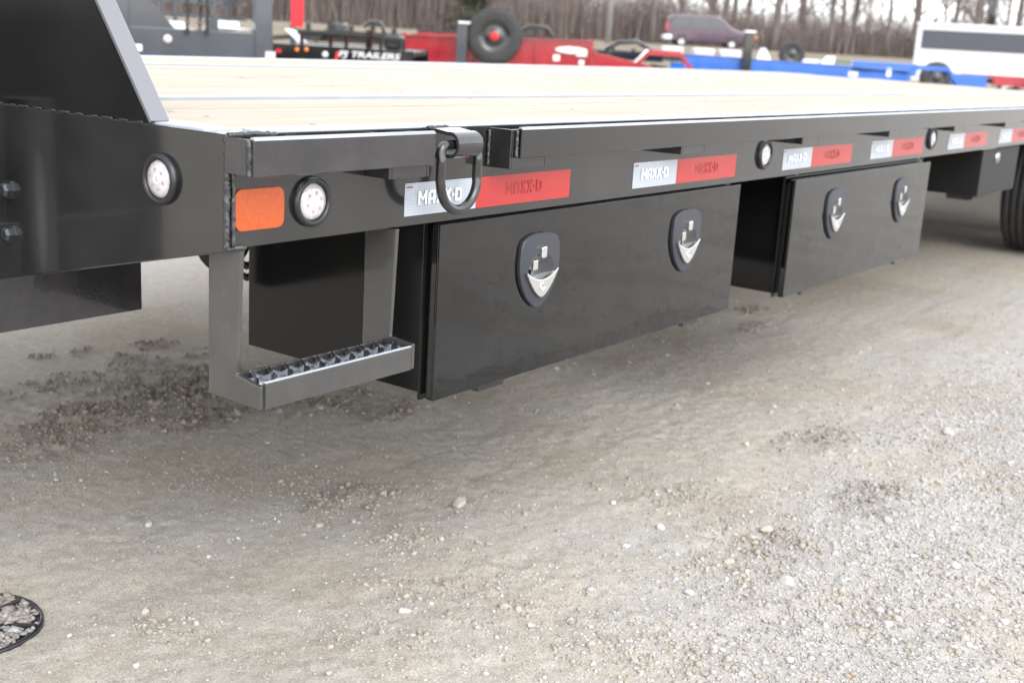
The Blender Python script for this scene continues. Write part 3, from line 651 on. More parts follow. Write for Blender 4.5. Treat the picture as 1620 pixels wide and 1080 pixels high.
# ---- equipment panel ahead of the wheels
m = MB(); m.box(3.60, 4.11, .02, .028, .574, .748); m.box(3.60, 3.608, .028, .30, .574, .748)
pn = m.build('skirt_panel', M['dull'], TR, bevel=.002)
MB().lathe([(-.006, .0), (-.006, .02), (.0, .022)], 'y', (3.80, .02, .712), 16).build('round_plug', M['bolt'], pn)
# ---- axles, wheels
def wheel_mesh():
    tp = []; Rr = .385; W = .232
    pr = [(-.105, .225), (-.116, .25), (-.121, .30), (-.113, .345), (-.100, .368)]
    gro = []
    ys = np.linspace(-.096, .096, 6)
    for a, b in zip(ys[:-1], ys[1:]): gro += [(a+.0035, Rr-.011), (a+.0045, Rr-.001), (b-.0045, Rr-.001), (b-.0035, Rr-.011)]
    pr2 = pr+gro+[(-a, r) for a, r in pr[::-1]]
    t = MB().lathe(pr2, 'y', (0, 0, 0), 72)
    r = MB().lathe([(-.105, .226), (-.10, .21), (-.06, .20), (-.05, .16), (-.065, .10), (-.10, .085), (-.10, 0)], 'y', (0, 0, 0), 36)
    r.lathe([(.105, .226), (.10, .21), (.02, .20), (-.05, .16)], 'y', (0, 0, 0), 36)
    for k in range(8):
        a = k*math.pi/4; r.lathe([(-.085, 0), (-.085, .011), (-.05, .011)], 'y', (.075*math.cos(a)*1.6, 0, .075*math.sin(a)*1.6), 6, smooth=False)
    return r, t
rm, tm = wheel_mesh(); wo = rm.build('wheel', M['rim'], TR); to = tm.build('tyre', M['tyre'], wo)
first = True
for xw in (6.42, 7.32):
    for yw, fl in ((.145, 1), (.435, -1), (WID-.435, 1), (WID-.145, -1)):
        o = wo if first else wo.copy()
        if not first:
            COL.objects.link(o); c_ = to.copy(); COL.objects.link(c_); c_.parent = o
        o.parent = TR; first = False
        o.location = (xw, yw, .383-LIFT); o.rotation_euler = (0, 0, 0 if fl == 1 else math.pi)
    ax = MB().tube([(xw, .25, .383-LIFT), (xw, WID-.25, .383-LIFT)], .055, 16).build('axle', M['beam'], TR)
    for yb in (.74, WID-.74):
        m = MB()
        for k in range(5): m.box(xw-.42+.06*k, xw+.42-.06*k, yb-.035, yb+.035, .44-LIFT+.012*k, .451-LIFT+.012*k)
        m.build('leaf_spring', M['beam'], ax)
        for dx in (-.06, .06):
            m = MB(); m.tube([(xw+dx, yb-.045, .53-LIFT), (xw+dx, yb-.045, .32-LIFT)], .01, 8); m.build('u_bolt', M['bolt'], ax)
    m = MB(); m.box(xw-.52, xw-.42, .68, .80, .32, .72); m.tube([(xw-.47, .665, .37), (xw-.47, .68, .37)], .022, 10); m.build('spring_hanger', M['beam'], TR)
# ---- landing jack with round pad, air hose
jx, jy = CAM[0]+1.001*CAM[2]/1.0372, CAM[1]+1.832*CAM[2]/1.0372
jk = MB(); jk.tube([(jx-.05, jy+.045, .012-LIFT), (jx-.05, jy+.045, .9)], .045, 16).build('jack_leg', M['paint'], TR)
pad = MB().lathe([(.000-LIFT, .120), (.006-LIFT, .120), (.010-LIFT, .118), (.010-LIFT, .115), (.005-LIFT, .113), (.003-LIFT, .0)], 'z', (jx, jy, .0), 40)
for k in range(3):
    a = k*math.pi/3+.15; c_, s_ = math.cos(a), math.sin(a)
    pad.add([(jx+u*c_-v*s_, jy+u*s_+v*c_, z-LIFT) for u, v, z in ((-.113, -.005, .003), (.113, -.005, .003), (.113, .005, .003), (-.113, .005, .003), (-.113, -.005, .012), (.113, -.005, .012), (.113, .005, .012), (-.113, .005, .012))],
            [(0, 1, 5, 4), (1, 2, 6, 5), (2, 3, 7, 6), (3, 0, 4, 7), (4, 5, 6, 7)])
pad = pad.build('jack_pad', M['rubber'], TR)
nP = 760; aa = rng.uniform(0, 6.283, nP); dd = .110*np.sqrt(rng.random(nP))
PX, PY = jx+dd*np.cos(aa), jy+dd*np.sin(aa)
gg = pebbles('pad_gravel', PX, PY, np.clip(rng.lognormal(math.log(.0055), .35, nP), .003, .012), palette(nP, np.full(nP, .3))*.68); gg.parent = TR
me_ = gg.data; co = np.zeros(len(me_.vertices)*3, np.float32); me_.vertices.foreach_get('co', co); co = co.reshape(-1, 3); gz = gheight(np.repeat(PX, len(IV)), np.repeat(PY, len(IV))); co[:, 2] += .006-gz-LIFT; me_.vertices.foreach_set('co', co.reshape(-1)); tag(gg, kind='stuff')
MB().tube([(.56+.07*math.cos(a), .66, .66+.10*math.sin(a)) for a in np.linspace(-.2, -math.pi+.2, 14)], .012, 10).build('air_hose', M['rubber'], TR)
MB().tube([(.455, .60, .72), (.50, .62, .62), (.60, .64, .56), (.9, .64, .58)], .008, 8).tube([(.46, .61, .70), (.505, .64, .59), (.62, .66, .53), (.9, .66, .56)], .008, 8).build('wiring_loom', M['rubber'], TR)

# ------------------------------------------------------------------ neighbours in the yard (local frame: x right, y away, z up)
def root(name, px, D, label, cat, group=None, rz=0.0, z=0.0):
    p = bgpos(px, D); return tag(empty(name, (p[0], p[1], z), BGROT+rz), label, cat, group)
M['slate'] = mat('slate_paint', (.036, .041, .050), .3, coat=.4, noise=(5, (.05, .056, .066), .4, .8))
M['redp'] = mat('red_paint', (.30, .012, .020), .16, coat=1.0, noise=(4, (.36, .022, .03), .4, .8))
M['bluep'] = mat('blue_paint', (.012, .10, .42), .16, coat=1.0, noise=(4, (.02, .13, .50), .4, .8))
M['bright'] = mat('bright_plate', (.72, .76, .78), .35)
M['whitep'] = mat('white_panel', (.60, .60, .60), .35, coat=.3, noise=(3, (.54, .54, .53), .4, .8))
M['darkwin'] = mat('dark_band', (.055, .06, .075), .35)
M['green'] = mat('green_paint', (.06, .13, .07), .4)
M['redtag'] = mat('red_tag', (.72, .02, .03), .5)
M['amber'] = mat('amber_lamp', (.75, .20, .01), .25, coat=.6)
M['van'] = mat('maroon_paint', (.050, .020, .044), .22, coat=.8, noise=(2, (.062, .027, .055), .4, .8))
M['glass'] = mat('tinted_glass', (.03, .04, .05), .06, spec=.8)
M['tail'] = mat('tail_lamp', (.55, .02, .02), .2, coat=.6)
M['pole'] = mat('weathered_pole', (.30, .29, .28), .8, noise=(9, (.22, .21, .20), .35, .7, (1, 1, .15)))
M['chain'] = mat('chain_steel', (.03, .03, .035), .35, metal=.7)
M['sticker'] = mat('sticker', (.62, .55, .50), .4, noise=(30, (.80, .78, .72), .45, .55))

def small_wheel(parent, x, y, r=.36, w=.2, hub='rim', rz=0.0):
    t = MB().lathe([(-w/2, r*.58), (-w/2-.008, r*.75), (-w/2, r*.93), (-w/2+.03, r), (w/2-.03, r), (w/2, r*.93), (w/2+.008, r*.75), (w/2, r*.58)], 'y', (0, 0, 0), 40)
    h = MB().lathe([(-w/2+.004, r*.585), (-w/2+.03, r*.5), (-w/2+.05, r*.3), (-w/2+.01, r*.22), (-w/2, 0)], 'y', (0, 0, 0), 28)
    o = h.build('wheel', M[hub], parent); o.location = (x, y, r); o.rotation_euler = (0, 0, rz); t.build('tyre', M['tyre'], o); return o
def fender(parent, x0, x1, y0, y1, zt, m, slope=.28):
    f = MB().prism([(x0, zt-slope), (x0+slope*.9, zt), (x1-slope*.9, zt), (x1, zt-slope), (x1, zt-slope-.01), (x1-slope*.9-.004, zt-.012), (x0+slope*.9+.004, zt-.012), (x0, zt-slope-.01)], 'y', y0, y1)
    f.prism([(x0, zt-slope-.012), (x0+slope*.9, zt-.0125), (x0+slope*.9, zt-.07), (x0+.06, zt-slope-.02)], 'y', y0, y0+.006); f.prism([(x1, zt-slope-.012), (x1-slope*.9, zt-.0125), (x1-slope*.9, zt-.07), (x1-.06, zt-slope-.02)][::-1], 'y', y0, y0+.006)
    f.box(x0+slope*.9, x1-slope*.9, y0, y0+.006, zt-.07, zt-.0125)
    return f.build('fender', m, parent)

# A: slate grey trailer standing nose-on beyond the deck
D = 9.5; k = D/1958
g = root('gooseneck_trailer', 432, D, 'slate grey gooseneck trailer with chains hanging on its front, beyond the wooden deck', 'trailer', rz=.42)
L = lambda px: (px-432)*k*1.06
zt = zbg(330, 49, D)
B(L(-60), 0, 0, .10, .52, zt).build('front_plate', M['slate'], g, bevel=.004)
for a, b, h in ((405, 431, 2.1), (195, 226, 2.1)): B(L(a), L(b), -.012, .12, .50, h).build('post', M['slate'], g, bevel=.005)
MB().prism([(L(226), zt+.001), (L(290), zt+.001), (L(228), zt+.36)], 'y', .01, .02).build('gusset', M['slate'], g)
for a, b in ((262, 322), (352, 405)): B(L(a), L(b), .16, .62, zbg(a, 46, D), zbg(a, 46, D)+.012).build('bright_shelf', M['bright'], g).rotation_euler = (0, 0, 0)
for a, b in ((262, 322), (352, 405)): B(L(a), L(b), .62, .632, zbg(a, 46, D)-.02, zbg(a, 33, D)).build('bright_board', M['bright'], g)
rack = B(L(246), L(418), .66, .70, zbg(330, 30, D), zbg(330, 30, D)+.03).build('rack_rail', M['slate'], g)
for i in range(3): B(L(246), L(418), .66, .69, zt+.20+.13*i, zt+.235+.13*i).build('rack_rung', M['slate'], rack)
for a in (262, 283, 305, 365, 385): B(L(a), L(a)+.03, .64, .68, zt-.1, zt+.95).build('rack_upright', M['slate'], rack)
B(L(335), L(352), .02, .12, zt, zt+.085).build('latch_block', M['slate'], g)
MB().lathe([(-.02, 0), (-.02, .03), (.0, .032)], 'y', (L(279), 0, zbg(279, 62, D)), 20).build('marker_light', M['lens'], g)
B(L(224), L(243), -.003, 0, zbg(233, 80, D), zbg(233, 70, D)).build('name_plate', M['bright'], g)
B(L(420), L(435), -.02, -.003, zbg(428, 97, D), zbg(428, 82, D)).build('corner_lamp', M['lens'], g)
B(L(-60), -.0, .10, 7.5, .60, .75).build('deck_frame', M['slate'], g)
B(L(-58), -.03, .12, 7.45, .752, .79).build('deck', M['wood'], g)
for yy in (4.6, 5.5):
    for xx in (-.35, L(-60)+.35): small_wheel(g, xx, yy, .36, .22, rz=math.pi/2)
def chain(parent, x, y, zt_, zb_, loops):
    m = MB(); n = int((zt_-zb_)/.034)
    for i in range(n):
        z = zt_-i*.034; P = []
        for a in np.linspace(0, 2*math.pi, 10, endpoint=False):
            u, v = .013*math.cos(a), .024*math.sin(a)
            P.append((x+(u if i % 2 else 0)+.004*math.sin(i), y+(0 if i % 2 else u), z+v))
        m.tube(P, .0052, 5, closed=True)
    return m.build('chain', M['chain'], parent)
for px_, zb_ in ((306, 62), (324, 58), (334, 66)): chain(g, L(px_), -.05, 2.0, zbg(px_, zb_, D), 1)
MB().box(L(296), L(345), -.09, .0, 1.98, 2.06).build('chain_bar', M['slate'], g)

# B: black trailer with white lettering on its rail
D = 13.0; k = D/1958; PX0 = 635
g = root('flatbed_trailer', PX0, D, 'black flatbed trailer with white lettering along its side rail', 'trailer')
L = lambda px: (px-PX0)*k
zt = zbg(540, 75, D); zb = zt-.20
B(L(420), L(655), 0, .06, zb, zt).build('side_rail', M['paint'], g, bevel=.004)
B(L(420), L(655), 1.95, 2.01, zb, zt).build('side_rail', M['paint'], g)
B(L(422), L(653), .06, 1.95, zt-.06, zt-.01).build('deck', M['beam'], g)
rl = B(L(470), L(640), .02, .05, zt+.10, zt+.125).build('top_rail', M['paint'], g)
for a in (474, 520, 545, 600, 636): B(L(a), L(a)+.035, .015, .055, zt, zt+.10).build('rail_post', M['paint'], rl)
B(L(578), L(588), .05, .12, zt, zt+.19).build('stake', M['paint'], g)
B(L(606), L(634), .08, .5, zt, zt+.15).build('toolbox', M['beam'], g, bevel=.03)
MB().prism([(L(440), zt+.155), (L(455), zt+.155), (L(478), zt+.02), (L(463), zt+.02)], 'y', .3, .33).build('bright_ramp', M['bright'], g)
for px_ in (470, 485): MB().lathe([(-.014, 0), (-.014, .018), (0, .022)], 'y', (L(px_), 0, zbg(px_, 79, D)), 16).build('clearance_lamp', M['amber'], g)
MB().lathe([(-.01, 0), (-.01, .028), (0, .032)], 'y', (L(515), 0, zbg(515, 87, D)), 18).build('round_decal', M['whitep'], g)
B(L(437), L(445), -.006, 0, zbg(440, 84, D), zbg(440, 78, D)).build('red_lamp', M['tail'], g)
def text(body, h, matl, parent, x, y, z, shear=.0, bold=.0, name='lettering', width=None):
    cu = bpy.data.curves.new(name, 'FONT'); cu.body = body; cu.size = 1.0; cu.shear = shear; cu.offset = bold; cu.extrude = .002; cu.resolution_u = 3
    ob = bpy.data.objects.new(name, cu); COL.objects.link(ob); dg = bpy.context.evaluated_depsgraph_get(); me = bpy.data.meshes.new_from_object(ob.evaluated_get(dg)); bpy.data.objects.remove(ob)
    v = np.array([q.co[:] for q in me.vertices]); v[:, :2] -= v[:, :2].min(0); sx = (width/v[:, 0].max()) if width else h/v[:, 1].max(); sy = h/v[:, 1].max()
    for q, c in zip(me.vertices, v): q.co = (x+c[0]*sx, y-.002-c[2], z+c[1]*sy)
    me.materials.clear(); me.materials.append(matl); o = bpy.data.objects.new(name, me); COL.objects.link(o); o.parent = parent; return o
text('PJ TRAILERS', .082, M['whitep'], g, L(536), 0, zbg(585, 96, D), .22, .03, width=99*k)
MB().prism([(L(531), zbg(531, 95, D)), (L(534), zbg(531, 95, D)), (L(537), zbg(531, 82, D)), (L(533), zbg(531, 82, D))], 'y', -.004, 0).build('red_mark', M['redtag'], g)
for xx in (-.75, .15):
    for yy in (.35, 1.65): small_wheel(g, L(500)+xx, yy, .33, .2)
# red tag on a cord, hung from a post behind
g = root('post', 463, 14.2, 'dark upright post carrying a hanging red tag', 'post'); zz = zbg(463, 43, 14.2)
B(-.03, .03, .0, .06, 0, 2.3).build('upright', M['slate'], g); MB().box(-.02, .14, -.10, 0, 2.2, 2.24).build('arm', M['slate'], g)
tg = root('tag', 470, 14.08, 'bright red rectangular tag hanging from the dark post', 'tag', z=0); B(-.07, .07, -.005, .005, zz, zz+.62).build('panel', M['redtag'], tg, bevel=.002)
MB().tube([(0, 0, zz+.62), (0, 0, 2.22)], .004, 6).build('cord', M['rubber'], tg)

# C: red trailer with spare wheel
D = 16.8; k = D/1958; PX0 = 640
g = root('equipment_trailer', PX0, D, 'red equipment trailer with an upright spare wheel on its side', 'trailer')
L = lambda px: (px-PX0)*k
z0, z1 = zbg(640, 57, D), zbg(938, 67, D)
m = MB(); m.prism([(0, .52), (L(940), .52), (L(940), z1), (0, z0)], 'y', 0, .012); m.prism([(0, z0), (L(940), z1), (L(940), z1+.02), (0, z0+.02)], 'y', -.05, .09)
m.build('side_panel', M['redp'], g, bevel=.004)
for px_ in (640, 690, 850, 900, 936): B(L(px_)-.02, L(px_)+.02, -.03, 0, .53, z1-.02).build('rib', M['redp'], g)
B(L(640), L(940), 1.95, 1.962, .52, z1).build('side_panel', M['redp'], g)
B(.0, L(940), .02, 1.94, .55, .62).build('deck', M['beam'], g)
m = MB(); m.prism([(L(941), .55), (L(1030), .55), (L(1036), zbg(1036, 106, D)), (L(941), zbg(941, 83, D))], 'y', .02, .10); m.build('tongue', M['redp'], g, bevel=.004)
fender(g, L(1004), L(1100), -.05, .35, zbg(1045, 80, D), M['redp'], .22); small_wheel(g, L(1056), .15, .34, .2)
for xx in (1.2, 2.1):
    for yy in (.4, 1.6): small_wheel(g, xx, yy, .37, .22)
sw = small_wheel(g, L(783), -.16, .375, .24); sw.location.z = zbg(783, 58, D); sw.name = 'spare_wheel'
MB().lathe([(-.135, 0), (-.135, .055), (-.10, .06)], 'y', (0, 0, 0), 20).build('hub_cap', M['redtag'], sw)
p_ = B(L(725), L(741), -.30, -.20, 0, zbg(733, 38, D)).build('jack_post', M['slate'], g, bevel=.006); B(L(726), L(745), -.29, -.20, zbg(733, 38, D), zbg(733, 35, D)).build('post_cap', M['bright'], p_)
MB().tube([(L(741)+.16*math.sin(t*2.4)*1.0, -.24, zbg(733, 40, D)-t*.42) for t in np.linspace(0, 1.3, 14)], .012, 8).build('hose', M['rubber'], g)
MB().prism([(L(905)+.22*math.cos(a), zbg(905, 80, D)+.045*math.sin(a)) for a in np.linspace(0, 6.28, 20, endpoint=False)], 'y', -.034, -.031).build('oval_sticker', M['sticker'], g)
B(L(913), L(930), -.034, -.031, zbg(920, 90, D), zbg(920, 82, D)).build('sticker', M['whitep'], g); B(L(877), L(887), -.034, -.031, zbg(880, 97, D), zbg(880, 87, D)).build('sticker', M['sticker'], g); B(L(918), L(926), -.034, -.031, zbg(920, 103, D), zbg(920, 96, D)).build('sticker', M['bright'], g)

# D: blue trailer
D = 19.0; k = D/1958; PX0 = 1085
g = root('equipment_trailer', PX0, D, 'bright blue equipment trailer with light fender behind the deck', 'trailer')
L = lambda px: (px-PX0)*k
m = MB(); za, zb_ = zbg(1085, 87, D), zbg(1440, 113, D)
m.prism([(0, za-.22), (L(1440), zb_-.22), (L(1440), zb_), (0, za)], 'y', 0, .09); m.prism([(0, za), (L(1440), zb_), (L(1440), zb_+.014), (0, za+.014)], 'y', -.025, .12); m.build('side_rail', M['bluep'], g, bevel=.004)
for i in range(9): B(L(1105)+i*.37, L(1105)+i*.37+.05, -.012, 0, za-.20-i*.012, za-.02-i*.016).build('stake_pocket', M['bluep'], g)
B(0, L(1440), -.03, -.003, zb_-.20, zb_-.17).build('lower_rail', M['bluep'], g)
B(0, L(1440), .09, 1.9, .55, .60).build('deck', M['wood'], g); B(0, L(1440), 1.9, 1.99, .60, .82).build('side_rail', M['bluep'], g)
m = MB(); m.box(L(1350), L(1452), .0, .08, zbg(1400, 118, D), zbg(1400, 99, D)); m.build('front_box', M['bluep'], g, bevel=.006)
f = fender(g, L(1428), L(1524), -.06, .34, zbg(1478, 105, D), M['bluep'], .26)
for px_ in (1468, 1508): small_wheel(g, L(px_), .14, .33, .2)
for px_ in (1468, 1508): small_wheel(g, L(px_), 1.8, .33, .2)
B(L(1510), L(1565), .0, .08, .62, zbg(1540, 119, D)).build('rear_rail', M['bluep'], g)
p_ = B(L(1174), L(1187), -.16, -.03, 0, zbg(1180, 52, D)).build('jack_post', M['paint'], g, bevel=.005); B(L(1173), L(1190), -.165, -.03, zbg(1180, 52, D), zbg(1180, 49, D)).build('post_cap', M['bright'], p_)
MB().lathe([(-.01, 0), (-.01, .02), (0, .022)], 'y', (L(1190), -.16, zbg(1190, 60, D)), 12).build('amber_lamp', M['amber'], p_)
B(L(1345), L(1360), -.004, 0, zbg(1352, 122, D), zbg(1352, 114, D)).build('sticker', M['whitep'], g); B(L(1405), L(1412), -.004, 0, zbg(1408, 122, D), zbg(1408, 108, D)).build('sticker', M['bright'], g)
MB().prism([(L(1215), zbg(1215, 95, D)), (L(1240), zbg(1240, 99, D)), (L(1228), zbg(1228, 77, D)), (L(1220), zbg(1220, 77, D))], 'y', .9, .93).build('bright_ramp', M['bright'], g)
MB().prism([(L(1318), zbg(1318, 106, D)), (L(1343), zbg(1343, 108, D)), (L(1345), zbg(1345, 91, D)), (L(1330), zbg(1330, 90, D))], 'y', .9, .93).build('bright_ramp', M['bright'], g)

# E: dark trailers between the red one and the road, F: green one with spare wheel, G: small red one
def low_trailer(px0, px1, D, ztop, m, label, rows=1, name='utility_trailer'):
    g = root(name, px0, D, label, 'trailer'); k = D/1958; W = (px1-px0)*k
    B(0, W, 0, .06, ztop-.18, ztop).build('side_rail', m, g); B(0, W, 1.8, 1.86, ztop-.18, ztop).build('side_rail', m, g); B(.01, W-.01, .06, 1.8, ztop-.1, ztop-.05).build('deck', M['beam'], g)
    for xx in (W*.45, W*.45+.8):
        for yy in (.25, 1.6): small_wheel(g, xx, yy, min(.34, ztop*.45), .2)
    fender(g, W*.45-.5, W*.45+1.3, -.2, .0-.002, ztop+.02, m, .2)
    MB().prism([(-.9, ztop-.25), (0, ztop-.15), (0, ztop-.06), (-.9, ztop-.18)], 'y', .8, 1.0).build('tongue', m, g)
    return g, k, W
for a_, b_, D_, z_, lb in ((470, 640, 21, 1.0, 'black deck trailer with upright stakes just behind the lettered rail'), (660, 930, 24, 1.12, 'dark flat trailer with raised stakes behind the red trailer')):
    g, k, W = low_trailer(a_, b_, D_, z_, M['beam'], lb)
    for q in range(5):
        xx = W*(.08+.2*q); B(xx, xx+.08, .0, .06, z_, z_+.10+.08*(q % 2)).build('stake', M['beam'], g)
    B(W*.30, W*.42, .2, .7, z_-.04, z_+.14).build('winch_box', M['slate'], g, bevel=.02); MB().tube([(W*.6, .3, z_+.1), (W*.66, .3, z_+.2), (W*.76, .3, z_+.19), (W*.8, .3, z_-.02)], .03, 8).build('hoop', M['paint'], g)
g, k, W = low_trailer(945, 1050, 27, .93, M['paint'], 'low black utility trailer parked beyond the red trailer')
for a in (.3, .75, 1.2): B(a, a+.09, .02, .08, .93, 1.0+.09*(a == .3)).build('stake', M['paint'], g)
MB().tube([(.2, .5, .95), (.5, .45, 1.12), (.9, .5, 1.16), (1.25, .5, .98)], .05, 8).build('folded_ramp', M['paint'], g)
g, k, W = low_trailer(1030, 1170, 33, .92, M['beam'], 'charcoal utility trailer with pale load parked under the maroon van')
for a in (.35, 1.2, 1.9): B(a, a+.55, .3, .9, .93, 1.12).build('pale_block', M['whitep'], g, bevel=.03)
g, k, W = low_trailer(1255, 1392, 36, .98, M['green'], 'green topped trailer with a spare wheel beyond the blue trailer')
B(.0, W, -.02, -.002, .86, 1.0).build('bright_strip', M['bright'], g)
sw = small_wheel(g, -.12, -.3, .37, .22); sw.location.z = 1.12; sw.name = 'spare_wheel'
g, k, W = low_trailer(1575, 1760, 24, .90, M['redp'], 'small red utility trailer at the end of the blue trailer')
sw = small_wheel(g, -1.2, -.2, .30, .2); sw.location.z = .80; sw.name = 'spare_wheel'
# H: white enclosed trailer
D = 42; k = D/1958
g = root('enclosed_trailer', 1444, D, 'white enclosed box trailer with a dark band along its upper side', 'trailer', rz=-.36); W = 7.2
zt = zbg(1450, 40, D)
B(0, W, 0, 2.3, .5, zt).build('box_body', M['whitep'], g, bevel=.03); B(-.04, W+.03, -.06, 2.35, zt+.002, zt+.09).build('roof', M['whitep'], g, bevel=.03)
B((1452-1444)*k, (1614-1444)*k, -.012, -.001, zbg(1452, 77, D), zbg(1452, 47, D)).build('dark_band', M['darkwin'], g)
B((1616-1444)*k, (1616-1444)*k+.06, -.012, -.001, .55, zt-.02).build('corner_trim', M['bright'], g)
for xx in (3.1, 4.0): small_wheel(g, xx, -.02, .36, .2, 'whitep')
B(2.7, 4.4, -.14, -.003, .74, .78).build('fender', M['bright'], g)

# I: maroon van on the road bank
D = 72; k = D/1958
g = root('van', 1113, D, 'dark maroon minivan on the raised road behind the yard', 'van', z=1.28)
Ln, H = 4.75, 1.78
side = [(-Ln/2+.05, .35), (-Ln/2, .75), (-Ln/2+.06, 1.05), (-Ln/2+.22, 1.62), (-Ln/2+.42, 1.75), (.35, 1.78), (.75, 1.70), (1.45, 1.12), (2.20, .92), (Ln/2-.02, .72), (Ln/2, .38), (2.0, .28), (-2.1, .28)]
b = MB().prism(side, 'y', -.9, .9).build('body', M['van'], g, bevel=.08)
for x0_, x1_, x2_, x3_ in ((-2.0, -1.05, -1.0, -2.08), (-.95, .05, .08, -.95), (.15, .70, 1.18, .16)):
    MB().prism([(x3_, 1.10), (x2_, 1.10), (x1_, 1.60), (x0_, 1.60)], 'y', -.925, -.895).build('side_window', M['glass'], b)
B(-Ln/2-.01, -Ln/2+.10, -.93, -.62, .85, 1.25).build('tail_lamp', M['tail'], b); B(-Ln/2-.06, -Ln/2+.35, -.92, .92, .36, .62).build('bumper', M['bright'], b, bevel=.03)
B(Ln/2-.3, Ln/2+.03, -.915, .915, .36, .55).build('bumper', M['van'], b, bevel=.03)
for xx in (-1.45, 1.45):
    for yy in (-.80, .80): small_wheel(g, xx, yy, .33, .22, 'bright')
# utility pole, dark pole
g = root('utility_pole', 961, 62, 'weathered grey utility pole beside the road bank', 'pole', z=1.0)
MB().tube([(0, 0, 0), (0, 0, 5), (.05, 0, 10)], [.16, .145, .12], 12).build('shaft', M['pole'], g); B(-1.1, 1.1, -.06, .06, 9.2, 9.32).build('crossarm', M['pole'], g)
g = root('lamp_post', 1558, 52, 'dark slender post rising behind the white enclosed trailer', 'post', z=.1)
MB().tube([(0, 0, 0), (0, 0, 3.2), (0, 0, 6.5)], [.16, .15, .14], 12).build('shaft', M['paint'], g); MB().box(-.2, .9, -.12, .12, 6.45, 6.58).build('lamp_head', M['paint'], g)

# ------------------------------------------------------------------ bare trees, evergreen and brush
M['bark'] = mat('grey_bark', (.105, .088, .08), .9, noise=(6, (.155, .13, .12), .35, .7, (1, 1, .2)))
M['twig'] = mat('twigs', (.15, .118, .105), .9, noise=(.5, (.205, .165, .148), .35, .7))
M['needle'] = mat('needles', (.035, .048, .022), .8, noise=(3, (.06, .07, .035), .35, .7))
def tree_meshes(seed):
    r = random.Random(seed); T = MB(); C = MB(); H = r.uniform(11, 15)
    lean = r.uniform(-.25, .25); trunk = [(lean*(z/H)**1.5*2+r.uniform(-.05, .05), r.uniform(-.08, .08), z) for z in np.linspace(0, H*.8, 9)]
    r0 = r.uniform(.15, .26); T.tube(trunk, [r0*(1-.8*i/8)+.02 for i in range(9)], 7)
    def branch(p, d, ln, rad, lvl):
        P = [np.array(p)]; dd = np.array(d, float)
        for i in range(4):
            dd = dd+np.array([r.uniform(-.22, .22), r.uniform(-.22, .22), r.uniform(-.02, .22)]); dd /= np.linalg.norm(dd); P.append(P[-1]+dd*ln/4)
        C.tube(P, [rad*(1-.75*i/4) for i in range(5)], 4 if lvl else 5, caps=False)
        if lvl < 3:
            for _ in range((4, 4, 3)[lvl]):
                i = r.randint(1, 4); a = r.uniform(0, 6.28); s = np.array([math.cos(a), math.sin(a), r.uniform(.1, .9)]); nd = dd*.7+s*.7; branch(P[i], nd/np.linalg.norm(nd), ln*r.uniform(.45, .65), max(rad*.5, .012), lvl+1)
    for i in range(r.randint(10, 13)):
        z = r.uniform(.14, .8)*H; j = min(7, int(z/(H*.8)*8)); a = r.uniform(0, 6.28)
        branch(trunk[j], (math.cos(a), math.sin(a), r.uniform(.35, 1.1)), r.uniform(2.0, 4.2)*(1.15-z/H), r0*.36, 0)
    return T, C
TV = []
for i in range(5):
    T, C = tree_meshes(60+i); t_ = T.build('trunk', M['bark']); c_ = C.build('crown', M['twig']); TV.append((t_.data, c_.data)); bpy.data.objects.remove(t_); bpy.data.objects.remove(c_)
def put_tree(px, D, v, sc_, label, group):
    g = root('bare_tree', px, D, label, 'tree', group, rz=random.uniform(0, 6.28), z=1.25); g.scale = (sc_, sc_, sc_)
    for nm, d in zip(('trunk', 'crown'), TV[v]): o = bpy.data.objects.new(nm, d); COL.objects.link(o); o.parent = g
big = [(1030, 84), (1142, 88), (1155, 80), (1222, 78), (1308, 76), (1262, 92), (1345, 95), (1400, 84), (1440, 90), (1500, 97), (1535, 82), (1600, 88)]
for i, (px_, D_) in enumerate(big): put_tree(px_, D_, i % 5, random.uniform(.95, 1.3), 'leafless tree with grey trunk standing behind the raised road', 'bare trees behind the raised road')
for i in range(64):
    put_tree(random.uniform(-250, 1900), random.uniform(92, 125), i % 5, random.uniform(.7, 1.1), 'bare winter tree in the thicket deep behind the road', 'bare trees in the thicket')
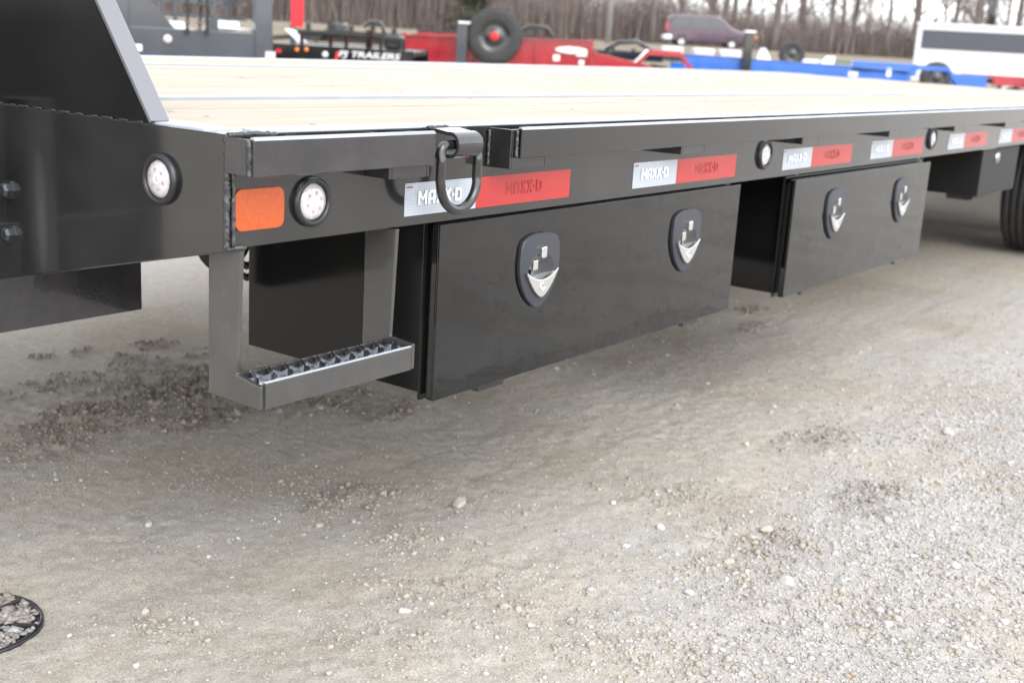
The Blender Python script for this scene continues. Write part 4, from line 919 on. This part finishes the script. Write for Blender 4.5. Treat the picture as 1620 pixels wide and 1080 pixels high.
# evergreen
def conifer(px, D, H, label):
    g = root('evergreen_tree', px, D, label, 'tree', z=1.25); MB().tube([(0, 0, 0), (0, 0, H*.6), (0, 0, H)], [.2, .1, .02], 8).build('trunk', M['bark'], g)
    m = MB(); r = random.Random(int(px))
    for _ in range(5200):
        z = r.uniform(.04, 1)*H; R_ = (1-z/H)*H*.27*(.75+.25*math.sin(z*5))+.1; a = r.uniform(0, 6.28); d = R_*math.sqrt(r.uniform(.1, 1)); s = r.uniform(.12, .3)
        c = np.array((d*math.cos(a), d*math.sin(a), z-.25*d)); o1 = np.array([math.cos(a), math.sin(a), -.35])*s; o2 = np.array([-math.sin(a), math.cos(a), r.uniform(-.4, .4)])*s*.4
        m.add([c-o1*.3+o2, c-o1*.3-o2, c+o1], [(0, 1, 2)])
    m.build('crown', M['needle'], g)
conifer(745, 80, 9, 'dark evergreen tree rising behind the spare wheel of the red trailer'); conifer(700, 96, 7, 'small dull evergreen tree among the bare thicket')
# brush: thicket of thin stems that reads as one mass
def brush(name, n, Dr, hfun, label, wd):
    px = rng.uniform(-500, 2150, n); DD = rng.uniform(*Dr, n); V = []; F = []
    lat = np.zeros(n)
    for i in range(n):
        d = ray(px[i], yh(px[i])); b = CAM+DD[i]*FH+DD[i]*(d@RH)/(d@FH)*RH; h = hfun(px[i])*rng.uniform(.45, 1.1); z0 = 1.2
        x, y = b[0], b[1]; a = rng.uniform(0, 6.28); ln = rng.normal(0, .16, 2)*h; w_ = wd*rng.uniform(.5, 1.4); ux, uy = math.cos(a)*w_, math.sin(a)*w_
        m1 = (x+ln[0]*.35, y+ln[1]*.35, z0+h*.5); o = len(V)
        V += [(x-ux, y-uy, z0), (x+ux, y+uy, z0), (m1[0]+ux*.7, m1[1]+uy*.7, m1[2]), (m1[0]-ux*.7, m1[1]-uy*.7, m1[2]), (x+ln[0], y+ln[1], z0+h)]; F += [(o, o+1, o+2, o+3), (o+3, o+2, o+4)]
        for q in range(3):
            t = rng.uniform(.3, .9); p0 = (x+ln[0]*t, y+ln[1]*t, z0+h*t); e = rng.normal(0, .22, 2)*h*.6; o = len(V)
            V += [(p0[0]-ux*.5, p0[1]-uy*.5, p0[2]), (p0[0]+ux*.5, p0[1]+uy*.5, p0[2]+.03), (p0[0]+e[0], p0[1]+e[1], p0[2]+h*rng.uniform(.08, .3))]; F += [(o, o+1, o+2)]
    me = bpy.data.meshes.new(name); me.from_pydata(V, [], F); me.materials.append(M['twig']); o = bpy.data.objects.new(name, me); COL.objects.link(o); tag(o, label, 'brush', kind='stuff')
hb = lambda p: float(np.interp(p, [-500, 700, 800, 850, 1040, 1090, 2150], [6.5, 6.5, 5.8, 4.7, 4.3, 3.4, 3.1]))
brush('brush', 24000, (84, 104), hb, 'brown tangle of bare brush along the far edge', .035)
